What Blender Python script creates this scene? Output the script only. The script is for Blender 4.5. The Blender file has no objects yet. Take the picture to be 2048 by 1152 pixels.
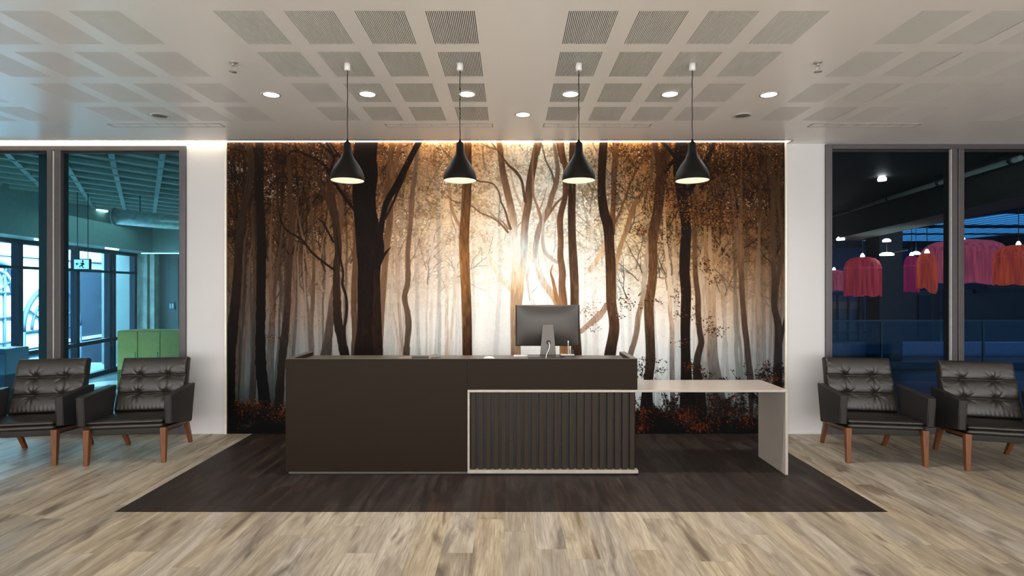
import bpy, bmesh, math, random
import numpy as np
from mathutils import Vector, Matrix
random.seed(4)
SC = bpy.context.scene
COL = SC.collection
PI = math.pi
F = 1100.0; VX, VY = 1020.5, 575.0; EYE = 1.65
def wx(px, d): return (px-VX)*d/F            # photo column at distance d -> metres
def wz(py, d): return EYE-(py-VY)*d/F
def srgb(r, g, b):
    f = lambda c: (c/255/12.92) if c <= 10 else ((c/255+.055)/1.055)**2.4
    return (f(r), f(g), f(b))
# ------------------------------------------------------------------ materials
def nt(name):
    m = bpy.data.materials.new(name); m.use_nodes = True
    t = m.node_tree; b = t.nodes['Principled BSDF']
    return m, t, b
def node(t, kind, **kw):
    n = t.nodes.new(kind)
    for k, v in kw.items():
        if k.startswith('i_'): n.inputs[k[2:].replace('_',' ')].default_value = v
        else: setattr(n, k, v)
    return n
def link(t, a, b): t.links.new(a, b)
def math_(t, op, a, b=None, c=None, clamp=False):
    n = t.nodes.new('ShaderNodeMath'); n.operation = op; n.use_clamp = clamp
    for i, v in enumerate((a, b, c)):
        if v is None: continue
        if isinstance(v, (int, float)): n.inputs[i].default_value = v
        else: t.links.new(v, n.inputs[i])
    return n.outputs[0]
def ramp(t, fac, stops):
    n = t.nodes.new('ShaderNodeValToRGB'); e = n.color_ramp.elements
    while len(e) < len(stops): e.new(.5)
    for el, (p, c) in zip(e, stops): el.position = p; el.color = (*c, 1)
    t.links.new(fac, n.inputs[0]); return n.outputs[0]
def mixc(t, fac, a, b, mode='MIX'):
    n = t.nodes.new('ShaderNodeMix'); n.data_type = 'RGBA'; n.blend_type = mode
    for i, v in ((0, fac), (6, a), (7, b)):
        if isinstance(v, (int, float)): n.inputs[i].default_value = v
        elif isinstance(v, tuple): n.inputs[i].default_value = (*v, 1)
        else: t.links.new(v, n.inputs[i])
    return n.outputs[2]
def coords(t, kind='Object', scale=(1,1,1)):
    c = t.nodes.new('ShaderNodeTexCoord'); m = t.nodes.new('ShaderNodeMapping')
    m.inputs['Scale'].default_value = scale; t.links.new(c.outputs[kind], m.inputs[0]); return m.outputs[0]
def mat(name, col, rough=.5, metal=0, var=.06, nscale=14, bump=0, bscale=200, spec=.5, coat=0, stretch=(1,1,1), trans=0):
    """plain material with a little procedural tone variation and relief"""
    m, t, b = nt(name)
    v = coords(t, 'Object', stretch)
    n = node(t, 'ShaderNodeTexNoise'); n.inputs['Scale'].default_value = nscale; n.inputs['Detail'].default_value = 3
    link(t, v, n.inputs['Vector'])
    lo = tuple(c*(1-var) for c in col); hi = tuple(min(1, c*(1+var)) for c in col)
    link(t, ramp(t, n.outputs[0], [(.3, lo), (.7, hi)]), b.inputs['Base Color'])
    b.inputs['Roughness'].default_value = rough; b.inputs['Metallic'].default_value = metal
    b.inputs['Specular IOR Level'].default_value = spec; b.inputs['Coat Weight'].default_value = coat
    if trans: b.inputs['Transmission Weight'].default_value = trans
    if bump:
        n2 = node(t, 'ShaderNodeTexNoise'); n2.inputs['Scale'].default_value = bscale; n2.inputs['Detail'].default_value = 4
        link(t, v, n2.inputs['Vector'])
        bp = node(t, 'ShaderNodeBump'); bp.inputs['Strength'].default_value = bump; bp.inputs['Distance'].default_value = .002
        link(t, n2.outputs[0], bp.inputs['Height']); link(t, bp.outputs[0], b.inputs['Normal'])
    return m
def emis(name, col, strength):
    m, t, b = nt(name)
    b.inputs['Base Color'].default_value = (*col, 1)
    b.inputs['Emission Color'].default_value = (*col, 1); b.inputs['Emission Strength'].default_value = strength
    return m
def planks(name, tones, groove, dark, knot):
    m, t, b = nt(name)
    g = t.nodes.new('ShaderNodeNewGeometry'); sp = t.nodes.new('ShaderNodeSeparateXYZ'); link(t, g.outputs['Position'], sp.inputs[0])
    X = math_(t, 'ADD', sp.outputs[0], 20.03); Y = math_(t, 'ADD', sp.outputs[1], 20.0)
    PW, PL = .196, 1.32
    row = math_(t, 'FLOOR', math_(t, 'DIVIDE', X, PW))
    def white(a, off):
        w = t.nodes.new('ShaderNodeTexWhiteNoise'); w.noise_dimensions = '2D'
        c = t.nodes.new('ShaderNodeCombineXYZ'); link(t, a[0], c.inputs[0])
        if a[1] is not None: link(t, a[1], c.inputs[1])
        c.inputs[2].default_value = 0
        o = t.nodes.new('ShaderNodeVectorMath'); o.operation = 'ADD'; o.inputs[1].default_value = (off, off*.7, 0); link(t, c.outputs[0], o.inputs[0])
        link(t, o.outputs[0], w.inputs['Vector']); return w.outputs['Value'], w.outputs['Color']
    r0, _ = white((row, None), 3.3)
    ys = math_(t, 'ADD', math_(t, 'DIVIDE', Y, PL), r0)
    brd = math_(t, 'FLOOR', ys)
    rv, rc = white((row, brd), 11.7)
    # grain, shifted board by board
    cv = t.nodes.new('ShaderNodeCombineXYZ')
    link(t, math_(t, 'MULTIPLY', sp.outputs[0], 1.0), cv.inputs[0]); link(t, math_(t, 'MULTIPLY', sp.outputs[1], .13), cv.inputs[1])
    link(t, math_(t, 'MULTIPLY', rv, 37.0), cv.inputs[2])
    n1 = node(t, 'ShaderNodeTexNoise'); n1.inputs['Scale'].default_value = 11; n1.inputs['Detail'].default_value = 6; n1.inputs['Roughness'].default_value = .62; n1.inputs['Distortion'].default_value = .7
    link(t, cv.outputs[0], n1.inputs['Vector'])
    cv2 = t.nodes.new('ShaderNodeCombineXYZ'); link(t, sp.outputs[0], cv2.inputs[0]); link(t, math_(t, 'MULTIPLY', sp.outputs[1], .035), cv2.inputs[1]); link(t, math_(t, 'MULTIPLY', rv, 91.0), cv2.inputs[2])
    n2 = node(t, 'ShaderNodeTexNoise'); n2.inputs['Scale'].default_value = 130; n2.inputs['Detail'].default_value = 4; n2.inputs['Distortion'].default_value = .25
    link(t, cv2.outputs[0], n2.inputs['Vector'])
    # cathedral figure: contour lines of a stretched noise
    n3 = node(t, 'ShaderNodeTexNoise'); n3.inputs['Scale'].default_value = 5.5; n3.inputs['Detail'].default_value = 1.5; link(t, cv.outputs[0], n3.inputs['Vector'])
    ring = math_(t, 'ABSOLUTE', math_(t, 'SUBTRACT', math_(t, 'FRACT', math_(t, 'MULTIPLY', n3.outputs[0], 26)), .5))
    ringm = math_(t, 'MULTIPLY', math_(t, 'SUBTRACT', .5, ring), math_(t, 'SUBTRACT', n1.outputs[0], .42, clamp=True))
    # knots
    vo = node(t, 'ShaderNodeTexVoronoi'); vo.inputs['Scale'].default_value = 2.1
    cv3 = t.nodes.new('ShaderNodeCombineXYZ'); link(t, math_(t, 'MULTIPLY', sp.outputs[0], 1.3), cv3.inputs[0]); link(t, math_(t, 'MULTIPLY', sp.outputs[1], .55), cv3.inputs[1]); link(t, math_(t, 'MULTIPLY', rv, 5.0), cv3.inputs[2])
    dn = node(t, 'ShaderNodeVectorMath'); dn.operation = 'ADD'; sc = node(t, 'ShaderNodeVectorMath'); sc.operation = 'SCALE'; sc.inputs['Scale'].default_value = .16
    nn = node(t, 'ShaderNodeTexNoise'); nn.inputs['Scale'].default_value = 9; link(t, cv3.outputs[0], nn.inputs['Vector']); link(t, nn.outputs[1], sc.inputs[0])
    link(t, cv3.outputs[0], dn.inputs[0]); link(t, sc.outputs[0], dn.inputs[1]); link(t, dn.outputs[0], vo.inputs['Vector'])
    kn = math_(t, 'MULTIPLY', math_(t, 'SUBTRACT', .105, vo.outputs['Distance'], clamp=True), 9.0, clamp=True)
    base = ramp(t, n1.outputs[0], [(.26, tones[0]), (.44, tones[1]), (.56, tones[2]), (.74, tones[3])])
    base = mixc(t, math_(t, 'MULTIPLY', math_(t, 'SUBTRACT', n2.outputs[0], .47, clamp=True), 3.0, clamp=True), base, dark)
    base = mixc(t, math_(t, 'MULTIPLY', ringm, 2.2, clamp=True), base, dark)
    # dark figure streaks
    st = node(t, 'ShaderNodeTexNoise'); st.inputs['Scale'].default_value = 6.5; st.inputs['Detail'].default_value = 5; st.inputs['Distortion'].default_value = 1.2
    cv4 = t.nodes.new('ShaderNodeCombineXYZ'); link(t, sp.outputs[0], cv4.inputs[0]); link(t, math_(t, 'MULTIPLY', sp.outputs[1], .2), cv4.inputs[1]); link(t, math_(t, 'MULTIPLY', rv, 53.0), cv4.inputs[2]); link(t, cv4.outputs[0], st.inputs['Vector'])
    base = mixc(t, math_(t, 'MULTIPLY', math_(t, 'SUBTRACT', st.outputs[0], .535, clamp=True), 5.0, clamp=True), base, knot)
    base = mixc(t, kn, base, knot)
    hv = node(t, 'ShaderNodeHueSaturation'); link(t, base, hv.inputs['Color'])
    link(t, math_(t, 'ADD', math_(t, 'MULTIPLY', rv, .28), .90), hv.inputs['Value'])
    sr = t.nodes.new('ShaderNodeSeparateColor'); link(t, rc, sr.inputs[0]); link(t, math_(t, 'ADD', math_(t, 'MULTIPLY', sr.outputs[1], .4), .72), hv.inputs['Saturation'])
    fx = math_(t, 'FRACT', math_(t, 'DIVIDE', X, PW)); fy = math_(t, 'FRACT', ys)
    ex = math_(t, 'MULTIPLY', math_(t, 'MINIMUM', fx, math_(t, 'SUBTRACT', 1.0, fx)), PW)
    ey = math_(t, 'MULTIPLY', math_(t, 'MINIMUM', fy, math_(t, 'SUBTRACT', 1.0, fy)), PL)
    ed = math_(t, 'SUBTRACT', 1.0, math_(t, 'DIVIDE', math_(t, 'MINIMUM', ex, ey), .0016), clamp=True)
    out = mixc(t, math_(t, 'MULTIPLY', ed, .55), hv.outputs[0], groove)
    link(t, out, b.inputs['Base Color'])
    b.inputs['Roughness'].default_value = .5; b.inputs['Specular IOR Level'].default_value = .22
    bp = node(t, 'ShaderNodeBump'); bp.inputs['Strength'].default_value = .25; bp.inputs['Distance'].default_value = .001
    link(t, math_(t, 'SUBTRACT', n2.outputs[0], ed), bp.inputs['Height']); link(t, bp.outputs[0], b.inputs['Normal'])
    return m
def glass(name, tint, refl=.07):
    m = bpy.data.materials.new(name); m.use_nodes = True; t = m.node_tree; t.nodes.clear()
    o = t.nodes.new('ShaderNodeOutputMaterial'); tr = t.nodes.new('ShaderNodeBsdfTransparent'); gl = t.nodes.new('ShaderNodeBsdfGlossy'); mx = t.nodes.new('ShaderNodeMixShader')
    fr = t.nodes.new('ShaderNodeLayerWeight'); fr.inputs[0].default_value = .5
    v = coords(t); n = node(t, 'ShaderNodeTexNoise'); n.inputs['Scale'].default_value = .8; link(t, v, n.inputs['Vector'])
    link(t, ramp(t, n.outputs[0], [(.3, tuple(c*.96 for c in tint)), (.7, tint)]), tr.inputs[0])
    gl.inputs['Roughness'].default_value = 0; gl.inputs[0].default_value = (.9,.95,1,1)
    link(t, math_(t, 'ADD', math_(t, 'MULTIPLY', math_(t, 'POWER', fr.outputs['Facing'], 5.0), .8), refl), mx.inputs[0]); link(t, tr.outputs[0], mx.inputs[1]); link(t, gl.outputs[0], mx.inputs[2]); link(t, mx.outputs[0], o.inputs[0])
    return m
# ------------------------------------------------------------------ mesh helpers
def BM(): return bmesh.new()
def box(bm, x0, x1, y0, y1, z0, z1, mi=0):
    vs = [bm.verts.new(p) for p in ((x0,y0,z0),(x1,y0,z0),(x1,y1,z0),(x0,y1,z0),(x0,y0,z1),(x1,y0,z1),(x1,y1,z1),(x0,y1,z1))]
    fs = []
    for q in ((3,2,1,0),(4,5,6,7),(0,1,5,4),(1,2,6,5),(2,3,7,6),(3,0,4,7)):
        f = bm.faces.new([vs[i] for i in q]); f.material_index = mi; fs.append(f)
    return vs
def quad(bm, a, b, c, d, mi=0):
    f = bm.faces.new([bm.verts.new(p) for p in (a,b,c,d)]); f.material_index = mi; return f
def prism(bm, poly, axis, a, b, mi=0):
    """extrude a 2D polygon along axis between a and b; the polygon gives the other two coordinates in order"""
    def P(p, s):
        if axis == 'x': return (s, p[0], p[1])
        if axis == 'y': return (p[0], s, p[1])
        return (p[0], p[1], s)
    A = [bm.verts.new(P(p, a)) for p in poly]; B = [bm.verts.new(P(p, b)) for p in poly]
    n = len(poly); fs = [bm.faces.new(A), bm.faces.new(B[::-1])]
    for i in range(n): fs.append(bm.faces.new((A[i], B[i], B[(i+1)%n], A[(i+1)%n])))
    for f in fs: f.material_index = mi
    return A+B
def lathe(bm, prof, cx=0, cy=0, seg=40, mi=0, close=False):
    rings = []
    for r, z in prof:
        if r < 1e-5: rings.append([bm.verts.new((cx, cy, z))])
        else: rings.append([bm.verts.new((cx+r*math.cos(2*PI*i/seg), cy+r*math.sin(2*PI*i/seg), z)) for i in range(seg)])
    for a, b in zip(rings[:-1], rings[1:]):
        for i in range(seg):
            j = (i+1) % seg
            if len(a) == 1 and len(b) == 1: continue
            if len(a) == 1: f = bm.faces.new((a[0], b[j], b[i]))
            elif len(b) == 1: f = bm.faces.new((a[i], a[j], b[0]))
            else: f = bm.faces.new((a[i], a[j], b[j], b[i]))
            f.material_index = mi; f.smooth = True
def tube(bm, pts, r, seg=10, mi=0):
    pts = [Vector(p) for p in pts]; rings = []
    rr = r if isinstance(r, (list, tuple)) else [r]*len(pts)
    up = Vector((0,0,1)); prev = None
    for i, p in enumerate(pts):
        d = (pts[min(i+1,len(pts)-1)]-pts[max(i-1,0)]).normalized()
        if prev is None:
            a = d.cross(up)
            if a.length < .1: a = d.cross(Vector((1,0,0)))
        else: a = prev-d*prev.dot(d)
        a.normalize(); prev = a; b = d.cross(a)
        rings.append([bm.verts.new(p+(a*math.cos(2*PI*k/seg)+b*math.sin(2*PI*k/seg))*rr[i]) for k in range(seg)])
    for A, B in zip(rings[:-1], rings[1:]):
        for k in range(seg):
            f = bm.faces.new((A[k], A[(k+1)%seg], B[(k+1)%seg], B[k])); f.smooth = True; f.material_index = mi
    bm.faces.new(rings[0][::-1]).material_index = mi; bm.faces.new(rings[-1]).material_index = mi
def curve_pts(P, n=8):
    P = [Vector(p) for p in P]; out = []
    for i in range(len(P)-1):
        p0 = P[max(i-1,0)]; p1 = P[i]; p2 = P[i+1]; p3 = P[min(i+2,len(P)-1)]
        for k in range(n):
            t = k/n; out.append(.5*((2*p1)+(-p0+p2)*t+(2*p0-5*p1+4*p2-p3)*t*t+(-p0+3*p1-3*p2+p3)*t**3))
    return out+[P[-1]]
def leg(bm, top, bot, w0, w1):
    """square tapering leg; horizontal ends"""
    A = [bm.verts.new((top[0]+sx*w0[0]/2, top[1]+sy*w0[1]/2, top[2])) for sx, sy in ((-1,-1),(1,-1),(1,1),(-1,1))]
    B = [bm.verts.new((bot[0]+sx*w1[0]/2, bot[1]+sy*w1[1]/2, bot[2])) for sx, sy in ((-1,-1),(1,-1),(1,1),(-1,1))]
    bm.faces.new(A); bm.faces.new(B[::-1])
    for i in range(4): bm.faces.new((A[i], B[i], B[(i+1)%4], A[(i+1)%4]))
def obj(name, bm, m, parent=None, bevel=0, seg=2, smooth=False, label=None, loc=None):
    bmesh.ops.recalc_face_normals(bm, faces=bm.faces)
    me = bpy.data.meshes.new(name); bm.to_mesh(me); bm.free()
    o = bpy.data.objects.new(name, me); COL.objects.link(o)
    for q in (m if isinstance(m, (list, tuple)) else [m]): me.materials.append(q)
    if parent: o.parent = parent
    if loc: o.location = loc
    if bevel:
        b = o.modifiers.new('bevel', 'BEVEL'); b.width = bevel; b.segments = seg; b.limit_method = 'ANGLE'; b.angle_limit = .6
        for p in me.polygons: p.use_smooth = True
        wn = o.modifiers.new('wn', 'WEIGHTED_NORMAL'); wn.keep_sharp = True
    elif smooth:
        for p in me.polygons: p.use_smooth = True
    if label: o['label'] = label
    return o
def tag(o, label, cat, group=None, kind=None):
    if label: o['label'] = label
    if cat: o['category'] = cat
    if group: o['group'] = group
    if kind: o['kind'] = kind
    return o
def thing(name, label, cat, loc=(0,0,0), rz=0, group=None):
    o = bpy.data.objects.new(name, None); COL.objects.link(o); o.location = loc; o.rotation_euler = (0,0,rz)
    o.empty_display_size = .1
    return tag(o, label, cat, group)
def struct(name, bm, m, parent=None, **kw):
    o = obj(name, bm, m, parent, **kw)
    if not parent: o['kind'] = 'structure'
    return o
def copy_tree(o, loc, rz, label, parent=None):
    c = o.copy(); COL.objects.link(c)
    if parent: c.parent = parent
    else: c.location = loc; c.rotation_euler = (0,0,rz); c['label'] = label
    for ch in list(o.children): copy_tree(ch, None, None, None, c)
    return c
# ---------------------------------------------------------------- printed forest (colour field of the wallpaper)
MU0, MU1, MV0, MV1 = 454.0, 1570.0, 268.0, 867.7      # extent of the print in wallpaper units
MS = 1.1
def forest_print():
    rng = np.random.default_rng(7)
    W = int((MU1-MU0)*MS); H = int((MV1-MV0)*MS)
    xs = MU0 + (np.arange(W)+.5)/MS; ys = MV0 + (np.arange(H)+.5)/MS
    cx = [454,550,650,750,850,950,1050,1150,1250,1350,1450,1569]
    cy = [268,285,340,400,460,520,580,640,700,760,810,868]
    G = [
     "705030 785234 8c6038 966a3c ccae84 d2b48c e8e0cc d8d0b8 b08654 9a7042 7e5a36 3c3226",
     "604428 705034 80583a 946840 c8a47c c8a074 dcdace d0ccbe aa7e4c 926638 78522e 3c3226",
     "3c2a1e 50382a 5e4434 845e44 bc9878 c8a684 dadad4 d2d0ca b28a60 7a5a3e 5e442e 4a3a2c",
     "4c3828 684c38 7c5c44 987458 ccb090 d6c0a4 e0e2e2 dcdedc c8ae88 90684a 745440 58442e",
     "5a4434 745a46 88684e a8866c d6bea4 e2d0bc e8e6e2 e8e6e2 ddc6a4 b8956a 8e6c4e 644c3c",
     "5e483a 806656 987a64 b89a80 dcc6b4 ebdfd0 efeeeb f0efec ebe1d0 d2b08c a68466 705c4a",
     "564840 7c6a5e 9c8676 baa592 ddcfc0 f0e9e0 f2f1ef f2f2ef f0ede6 e6d2bc cbab8c 80695a",
     "4c443e 746a64 9a8c82 bcaea2 d8d0c8 efece6 f0f0ee f0f0ed efeeea e6dcd2 c8b6a4 7c7068",
     "444648 6a7072 90908e b4b4b0 d2d2ce e9e8e4 ecedeb ebecea e6e8e8 d4d6d6 aeb0b0 707274",
     "40484c 647478 888e90 a8acac c4c8c8 dcdedc e0e2e2 dcdedf d2d8da b4bcc0 8e9698 646a6c",
     "202022 4a5456 60666a 808688 a0a6a8 b8bcbc bcc0c2 bcc2c4 b4bec2 98a2a6 6c7476 3c4042",
     "060504 060504 060504 060504 060504 060504 060504 060504 060504 060504 060504 060504"]
    G = np.array([[[int(h[i:i+2],16) for i in (0,2,4)] for h in r.split()] for r in G], float)/255
    def interp(G, ys, xs):
        t = np.empty((len(cy), len(xs), 3))
        for k in range(3):
            for j in range(len(cy)): t[j,:,k] = np.interp(xs, cx, G[j,:,k])
        o = np.empty((len(ys), len(xs), 3))
        yi = np.clip(np.searchsorted(cy, ys)-1, 0, len(cy)-2)
        a = ((ys-np.array(cy)[yi])/(np.array(cy)[yi+1]-np.array(cy)[yi]))[:,None,None]
        return t[yi]*(1-a)+t[yi+1]*a
    img = interp(G, ys, xs)
    def blur1(a, n, ax):
        k = np.hanning(2*n+3)[1:-1]; k /= k.sum()
        p = np.pad(a, [(n,n) if i == ax else (0,0) for i in range(a.ndim)], mode='edge')
        return np.apply_along_axis(lambda v: np.convolve(v, k, 'valid'), ax, p)
    for c in range(3):
        img[:,:,c] = blur1(blur1(img[:,:,c], 34, 1), 22, 0)
    X, Y = np.meshgrid(xs, ys)
    def noise(px, py, seed):
        r = np.random.default_rng(seed)
        gw = int((MU1-MU0)/px)+3; gh = int((MV1-MV0)/py)+3
        g = r.random((gh, gw))
        fx = (xs-MU0)/px; fy = (ys-MV0)/py
        ix = fx.astype(int); iy = fy.astype(int); fx -= ix; fy -= iy
        fx = fx*fx*(3-2*fx); fy = fy*fy*(3-2*fy)
        a = g[iy][:,ix]; b = g[iy][:,ix+1]; c = g[iy+1][:,ix]; d = g[iy+1][:,ix+1]
        fx = fx[None,:]; fy = fy[:,None]
        return (a*(1-fx)+b*fx)*(1-fy)+(c*(1-fx)+d*fx)*fy
    bark = (noise(1.5, 9, 5)*.5+noise(3.2, 22, 6)*.5-.5)
    fogstreak = noise(13, 200, 9)*.6+noise(30, 260, 10)*.4-.5
    img *= (1+.10*fogstreak)[:,:,None]
    gx = np.interp(xs, [454,560,680,800,900,1000,1120,1220,1330,1440,1569], [.66,.70,.80,.92,1,1,1,.98,.90,.82,.66])[None,:]
    gy = np.interp(ys, [268,300,440,520,640,760], [1,1,.85,.5,.12,.1])[:,None]
    img *= (1-(1-gx)*gy)[:,:,None]
    img = img**(1+.055*gy[:,:,None]*np.clip((1-gx)*4,0,1)[:,:,None]*np.array([-.9,.35,1.9]))
    base = img.copy()
    lum = base.mean(2)
    # light reaching fog: 0 at the dark sides, 1 in the glowing middle
    # ---- strokes
    def smooth(pts, step=7.0):
        P = np.array(pts, float); n = len(P); out = []
        for i in range(n-1):
            p0 = P[max(i-1,0)]; p1 = P[i]; p2 = P[i+1]; p3 = P[min(i+2,n-1)]
            m = max(1, int(np.hypot(*(p2-p1)[:2])/step))
            for t in np.arange(m)/m:
                out.append(.5*((2*p1)+(-p0+p2)*t+(2*p0-5*p1+4*p2-p3)*t*t+(-p0+3*p1-3*p2+p3)*t**3))
        out.append(P[-1]); return np.array(out)
    def stroke(pts, col, alpha=1.0, wob=0.0, sm=True, bk=.22, rim=0.0, ext=1):
        """pts: x, y, half width; col: one colour or list of (y, colour) stops."""
        pts = list(pts)
        if sm and ext:
            if pts[0][1] > pts[-1][1]: pts = pts[::-1]
            (xa,ya,wa),(xb,yb,wb) = pts[0], pts[1]
            d = (xa-xb)/max(6, yb-ya)
            d = max(-1.2, min(1.2, d))
            if ya < 296: pts = [(xa+d*max(0,ya-258), 258, wa)]+pts if ya > 262 else pts
            elif wa > 1.4: pts = [(xa+d*60+4, ya-64, wa*.3), (xa+d*30, ya-32, wa*.72)]+pts
            (xa,ya,wa),(xb,yb,wb) = pts[-1], pts[-2]
            if ya > 690 and ya < 830:
                d = max(-.25, min(.25, (xa-xb)/max(6, ya-yb)))
                pts = pts+[(xa+d*(840-ya), 840, wa*1.08)]
        P = smooth(pts) if sm else np.array(pts, float)
        if wob:
            P[:,0] += np.convolve(rng.normal(0, wob, len(P)+4), np.ones(5)/2.2, 'valid')
            P[:,2] *= 1+np.clip(rng.normal(0, .05, len(P)), -.1, .1)
        x0 = int((P[:,0]-P[:,2]).min()*MS-MU0*MS)-3; x1 = int((P[:,0]+P[:,2]).max()*MS-MU0*MS)+4
        y0 = int((P[:,1]-P[:,2]).min()*MS-MV0*MS)-3; y1 = int((P[:,1]+P[:,2]).max()*MS-MV0*MS)+4
        x0 = max(x0,0); y0 = max(y0,0); x1 = min(x1,W); y1 = min(y1,H)
        if x1 <= x0 or y1 <= y0: return
        M = np.zeros((y1-y0, x1-x0)); U = np.zeros_like(M)
        for (ax,ay,aw),(bx,by,bw) in zip(P[:-1], P[1:]):
            r = max(aw,bw)+1.5
            i0 = max(int((min(ax,bx)-r-MU0)*MS), x0); i1 = min(int((max(ax,bx)+r-MU0)*MS)+2, x1)
            j0 = max(int((min(ay,by)-r-MV0)*MS), y0); j1 = min(int((max(ay,by)+r-MV0)*MS)+2, y1)
            if i1 <= i0 or j1 <= j0: continue
            xx = X[j0:j1,i0:i1]-ax; yy = Y[j0:j1,i0:i1]-ay
            dx, dy = bx-ax, by-ay; L = dx*dx+dy*dy+1e-9
            t = np.clip((xx*dx+yy*dy)/L, 0, 1)
            d = np.hypot(xx-t*dx, yy-t*dy); w = aw+(bw-aw)*t
            c = np.clip((w-d)*MS+.5, 0, 1)*min(1, (aw+bw)*1.1 if aw+bw < .9 else 1)
            s = M[j0-y0:j1-y0, i0-x0:i1-x0]; u = U[j0-y0:j1-y0, i0-x0:i1-x0]
            up = c > s
            s[up] = c[up]
            if rim: u[up] = ((xx-t*dx)/np.maximum(w,.1))[up]
        ysub = ys[y0:y1]
        if isinstance(col, list):
            yy = [c[0] for c in col]; cc = np.array([c[1] for c in col])/255.
            C = np.stack([np.interp(ysub, yy, cc[:,k]) for k in range(3)], 1)[:,None,:]
        else: C = (np.array(col)/255.)[None,None,:]
        C = C*(1+bk*bark[y0:y1,x0:x1,None]*1.6)
        if rim: C = C*(1+rim*np.clip(U,-1,1)[:,:,None])
        C = np.minimum(C, base[y0:y1,x0:x1]*.9+.015)
        a = (M*alpha)[:,:,None]
        img[y0:y1,x0:x1] = img[y0:y1,x0:x1]*(1-a)+np.clip(C,0,1)*a
    def bgcol(x, y, k, warm=0.0):
        j = int(np.clip((y-MV0)*MS,0,H-1)); i = int(np.clip((x-MU0)*MS,0,W-1))
        return base[j,i]*255*k*np.array([1+warm,1,1-warm])
    def stops(x, k0, k1=None, w=0.0):
        k1 = k0 if k1 is None else k1
        return [(y, bgcol(x, y, k0+(k1-k0)*(y-285)/560, w*(1 if y < 640 else 0))) for y in range(270, 870, 40)]
    def twig(x, y, ang, L, w, k, depth, al=1.0):
        n = max(3, int(L/9)); pts = [(x,y,w)]; a = ang
        kids = []
        for i in range(n):
            a += rng.normal(0, .16); a = a*.97
            x += math.sin(a)*L/n; y -= math.cos(a)*L/n
            ww = w*(1-.75*(i+1)/n)
            pts.append((x,y,max(ww,.3)))
            if depth > 0 and rng.random() < .5: kids.append((x,y,a+rng.choice((-1,1))*rng.uniform(.35,.9),L*rng.uniform(.35,.6),ww*.7))
        stroke(pts, stops(pts[0][0], k), al, sm=False, bk=.1)
        for q in kids:
            if q[4] > .25: twig(*q, k, depth-1, al)
    # leaf stamps
    def leaves(px, py, r, cols, al=1.0):
        px = np.asarray(px); py = np.asarray(py); n = len(px)
        if n == 0: return
        r = np.broadcast_to(r, n)*rng.uniform(.6,1.3,n); th = rng.uniform(0, math.pi, n); q = rng.uniform(.4,.75,n)
        ci = rng.integers(0, len(cols), n); C = np.array(cols)[ci]/255.*rng.uniform(.8,1.2,(n,1))
        bx = ((px-MU0)*MS).astype(int); by = ((py-MV0)*MS).astype(int)
        R = int(np.ceil(r.max()*MS))+1
        for dj in range(-R, R+1):
            for di in range(-R, R+1):
                ii = bx+di; jj = by+dj
                ok = (ii >= 0)&(ii < W)&(jj >= 0)&(jj < H)
                ii = np.clip(ii,0,W-1); jj = np.clip(jj,0,H-1)
                ex = xs[ii]-px; ey = ys[jj]-py
                u = ex*np.cos(th)+ey*np.sin(th); v = -ex*np.sin(th)+ey*np.cos(th)
                c = np.clip((1-np.hypot(u/r, v/(r*q)))*r*MS*.8+.3, 0, 1)*al*ok
                m = c > 0
                a = c[m][:,None]
                img[jj[m],ii[m]] = img[jj[m],ii[m]]*(1-a)+C[m]*a
    # ---- far trunks, faded by the fog
    def far(n, x0, x1, k0, k1, wmin, wmax, branches, top=None):
        for _ in range(n):
            x = rng.uniform(x0, x1); w = rng.uniform(wmin, wmax); k = rng.uniform(k0, k1)
            yt = 268 if top is None else rng.uniform(*top)
            yb = rng.uniform(770, 825); lean = rng.normal(0, 16); n_ = 8
            pts = []; xx = x
            for i in range(n_+1):
                f = i/n_
                xx = x+lean*f+6*math.sin(f*rng.uniform(3,5)+x)
                pts.append((xx, yb+(yt-yb)*f, w*(1-.55*f)))
            stroke(pts, stops(x, k), .85, wob=.5, bk=.12)
            for b in range(branches):
                i = rng.integers(3, n_); p = pts[i]
                twig(p[0], p[1], rng.choice((-1,1))*rng.uniform(.25,.8), rng.uniform(40,120), p[2]*.45, k, 2, .7)
    far(26, 454, 800, .88, .95, 2.5, 5, 3)
    far(14, 760, 960, .90, .95, 2, 5, 3)
    far(8, 960, 1300, .94, .97, 2, 5, 2)
    far(24, 1290, 1569, .86, .94, 2.5, 5, 3)
    # ---- foliage haze of the canopy
    n1 = noise(2.0,2.0,21); n2 = noise(4.0,3.4,22); n3 = noise(11,9,23); n4 = noise(48,34,24); n5 = noise(1.4,1.4,25)
    side = np.interp(xs, [454,640,800,900,1000,1120,1220,1320,1569], [1,.95,.6,.62,.38,.40,.75,1,1])[None,:]
    depth = np.interp(ys, [268,330,400,450,520,590,650,720], [1,1,.85,.62,.34,.12,.03,0])[:,None]
    dens = side*depth
    f = np.clip((n1*.34+n2*.36+n3*.30+(n4-.5)*.35-.5)*7, -1, 1)
    img *= (1-(.32*np.clip(f,0,1)+.10)*dens**.8*1.0)[:,:,None]*np.array([1.04,.985,.91]) ** (dens[:,:,None]*2)
    img += (np.clip(-f,0,1)*dens*.06)[:,:,None]*np.array([1.25,.95,.6])
    glint = np.clip((n5*.6+n1*.15+n3*.25+(n4-.5)*.45-.745)*20, 0, 1)*np.clip(dens*1.6,0,1)*np.interp(ys,[268,480,600],[1,.9,.0])[:,None]
    img += glint[:,:,None]*np.array([.62,.60,.58])*(1-.3*side[:,:,None])
    # ---- middle distance, partly at random
    far(10, 560, 700, .52, .70, 2.5, 5, 5)
    far(9, 470, 560, .48, .66, 2.5, 5, 4)
    far(12, 1400, 1569, .62, .8, 2.5, 4.5, 6)
    far(6, 780, 930, .76, .86, 2, 4, 5)
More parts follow.
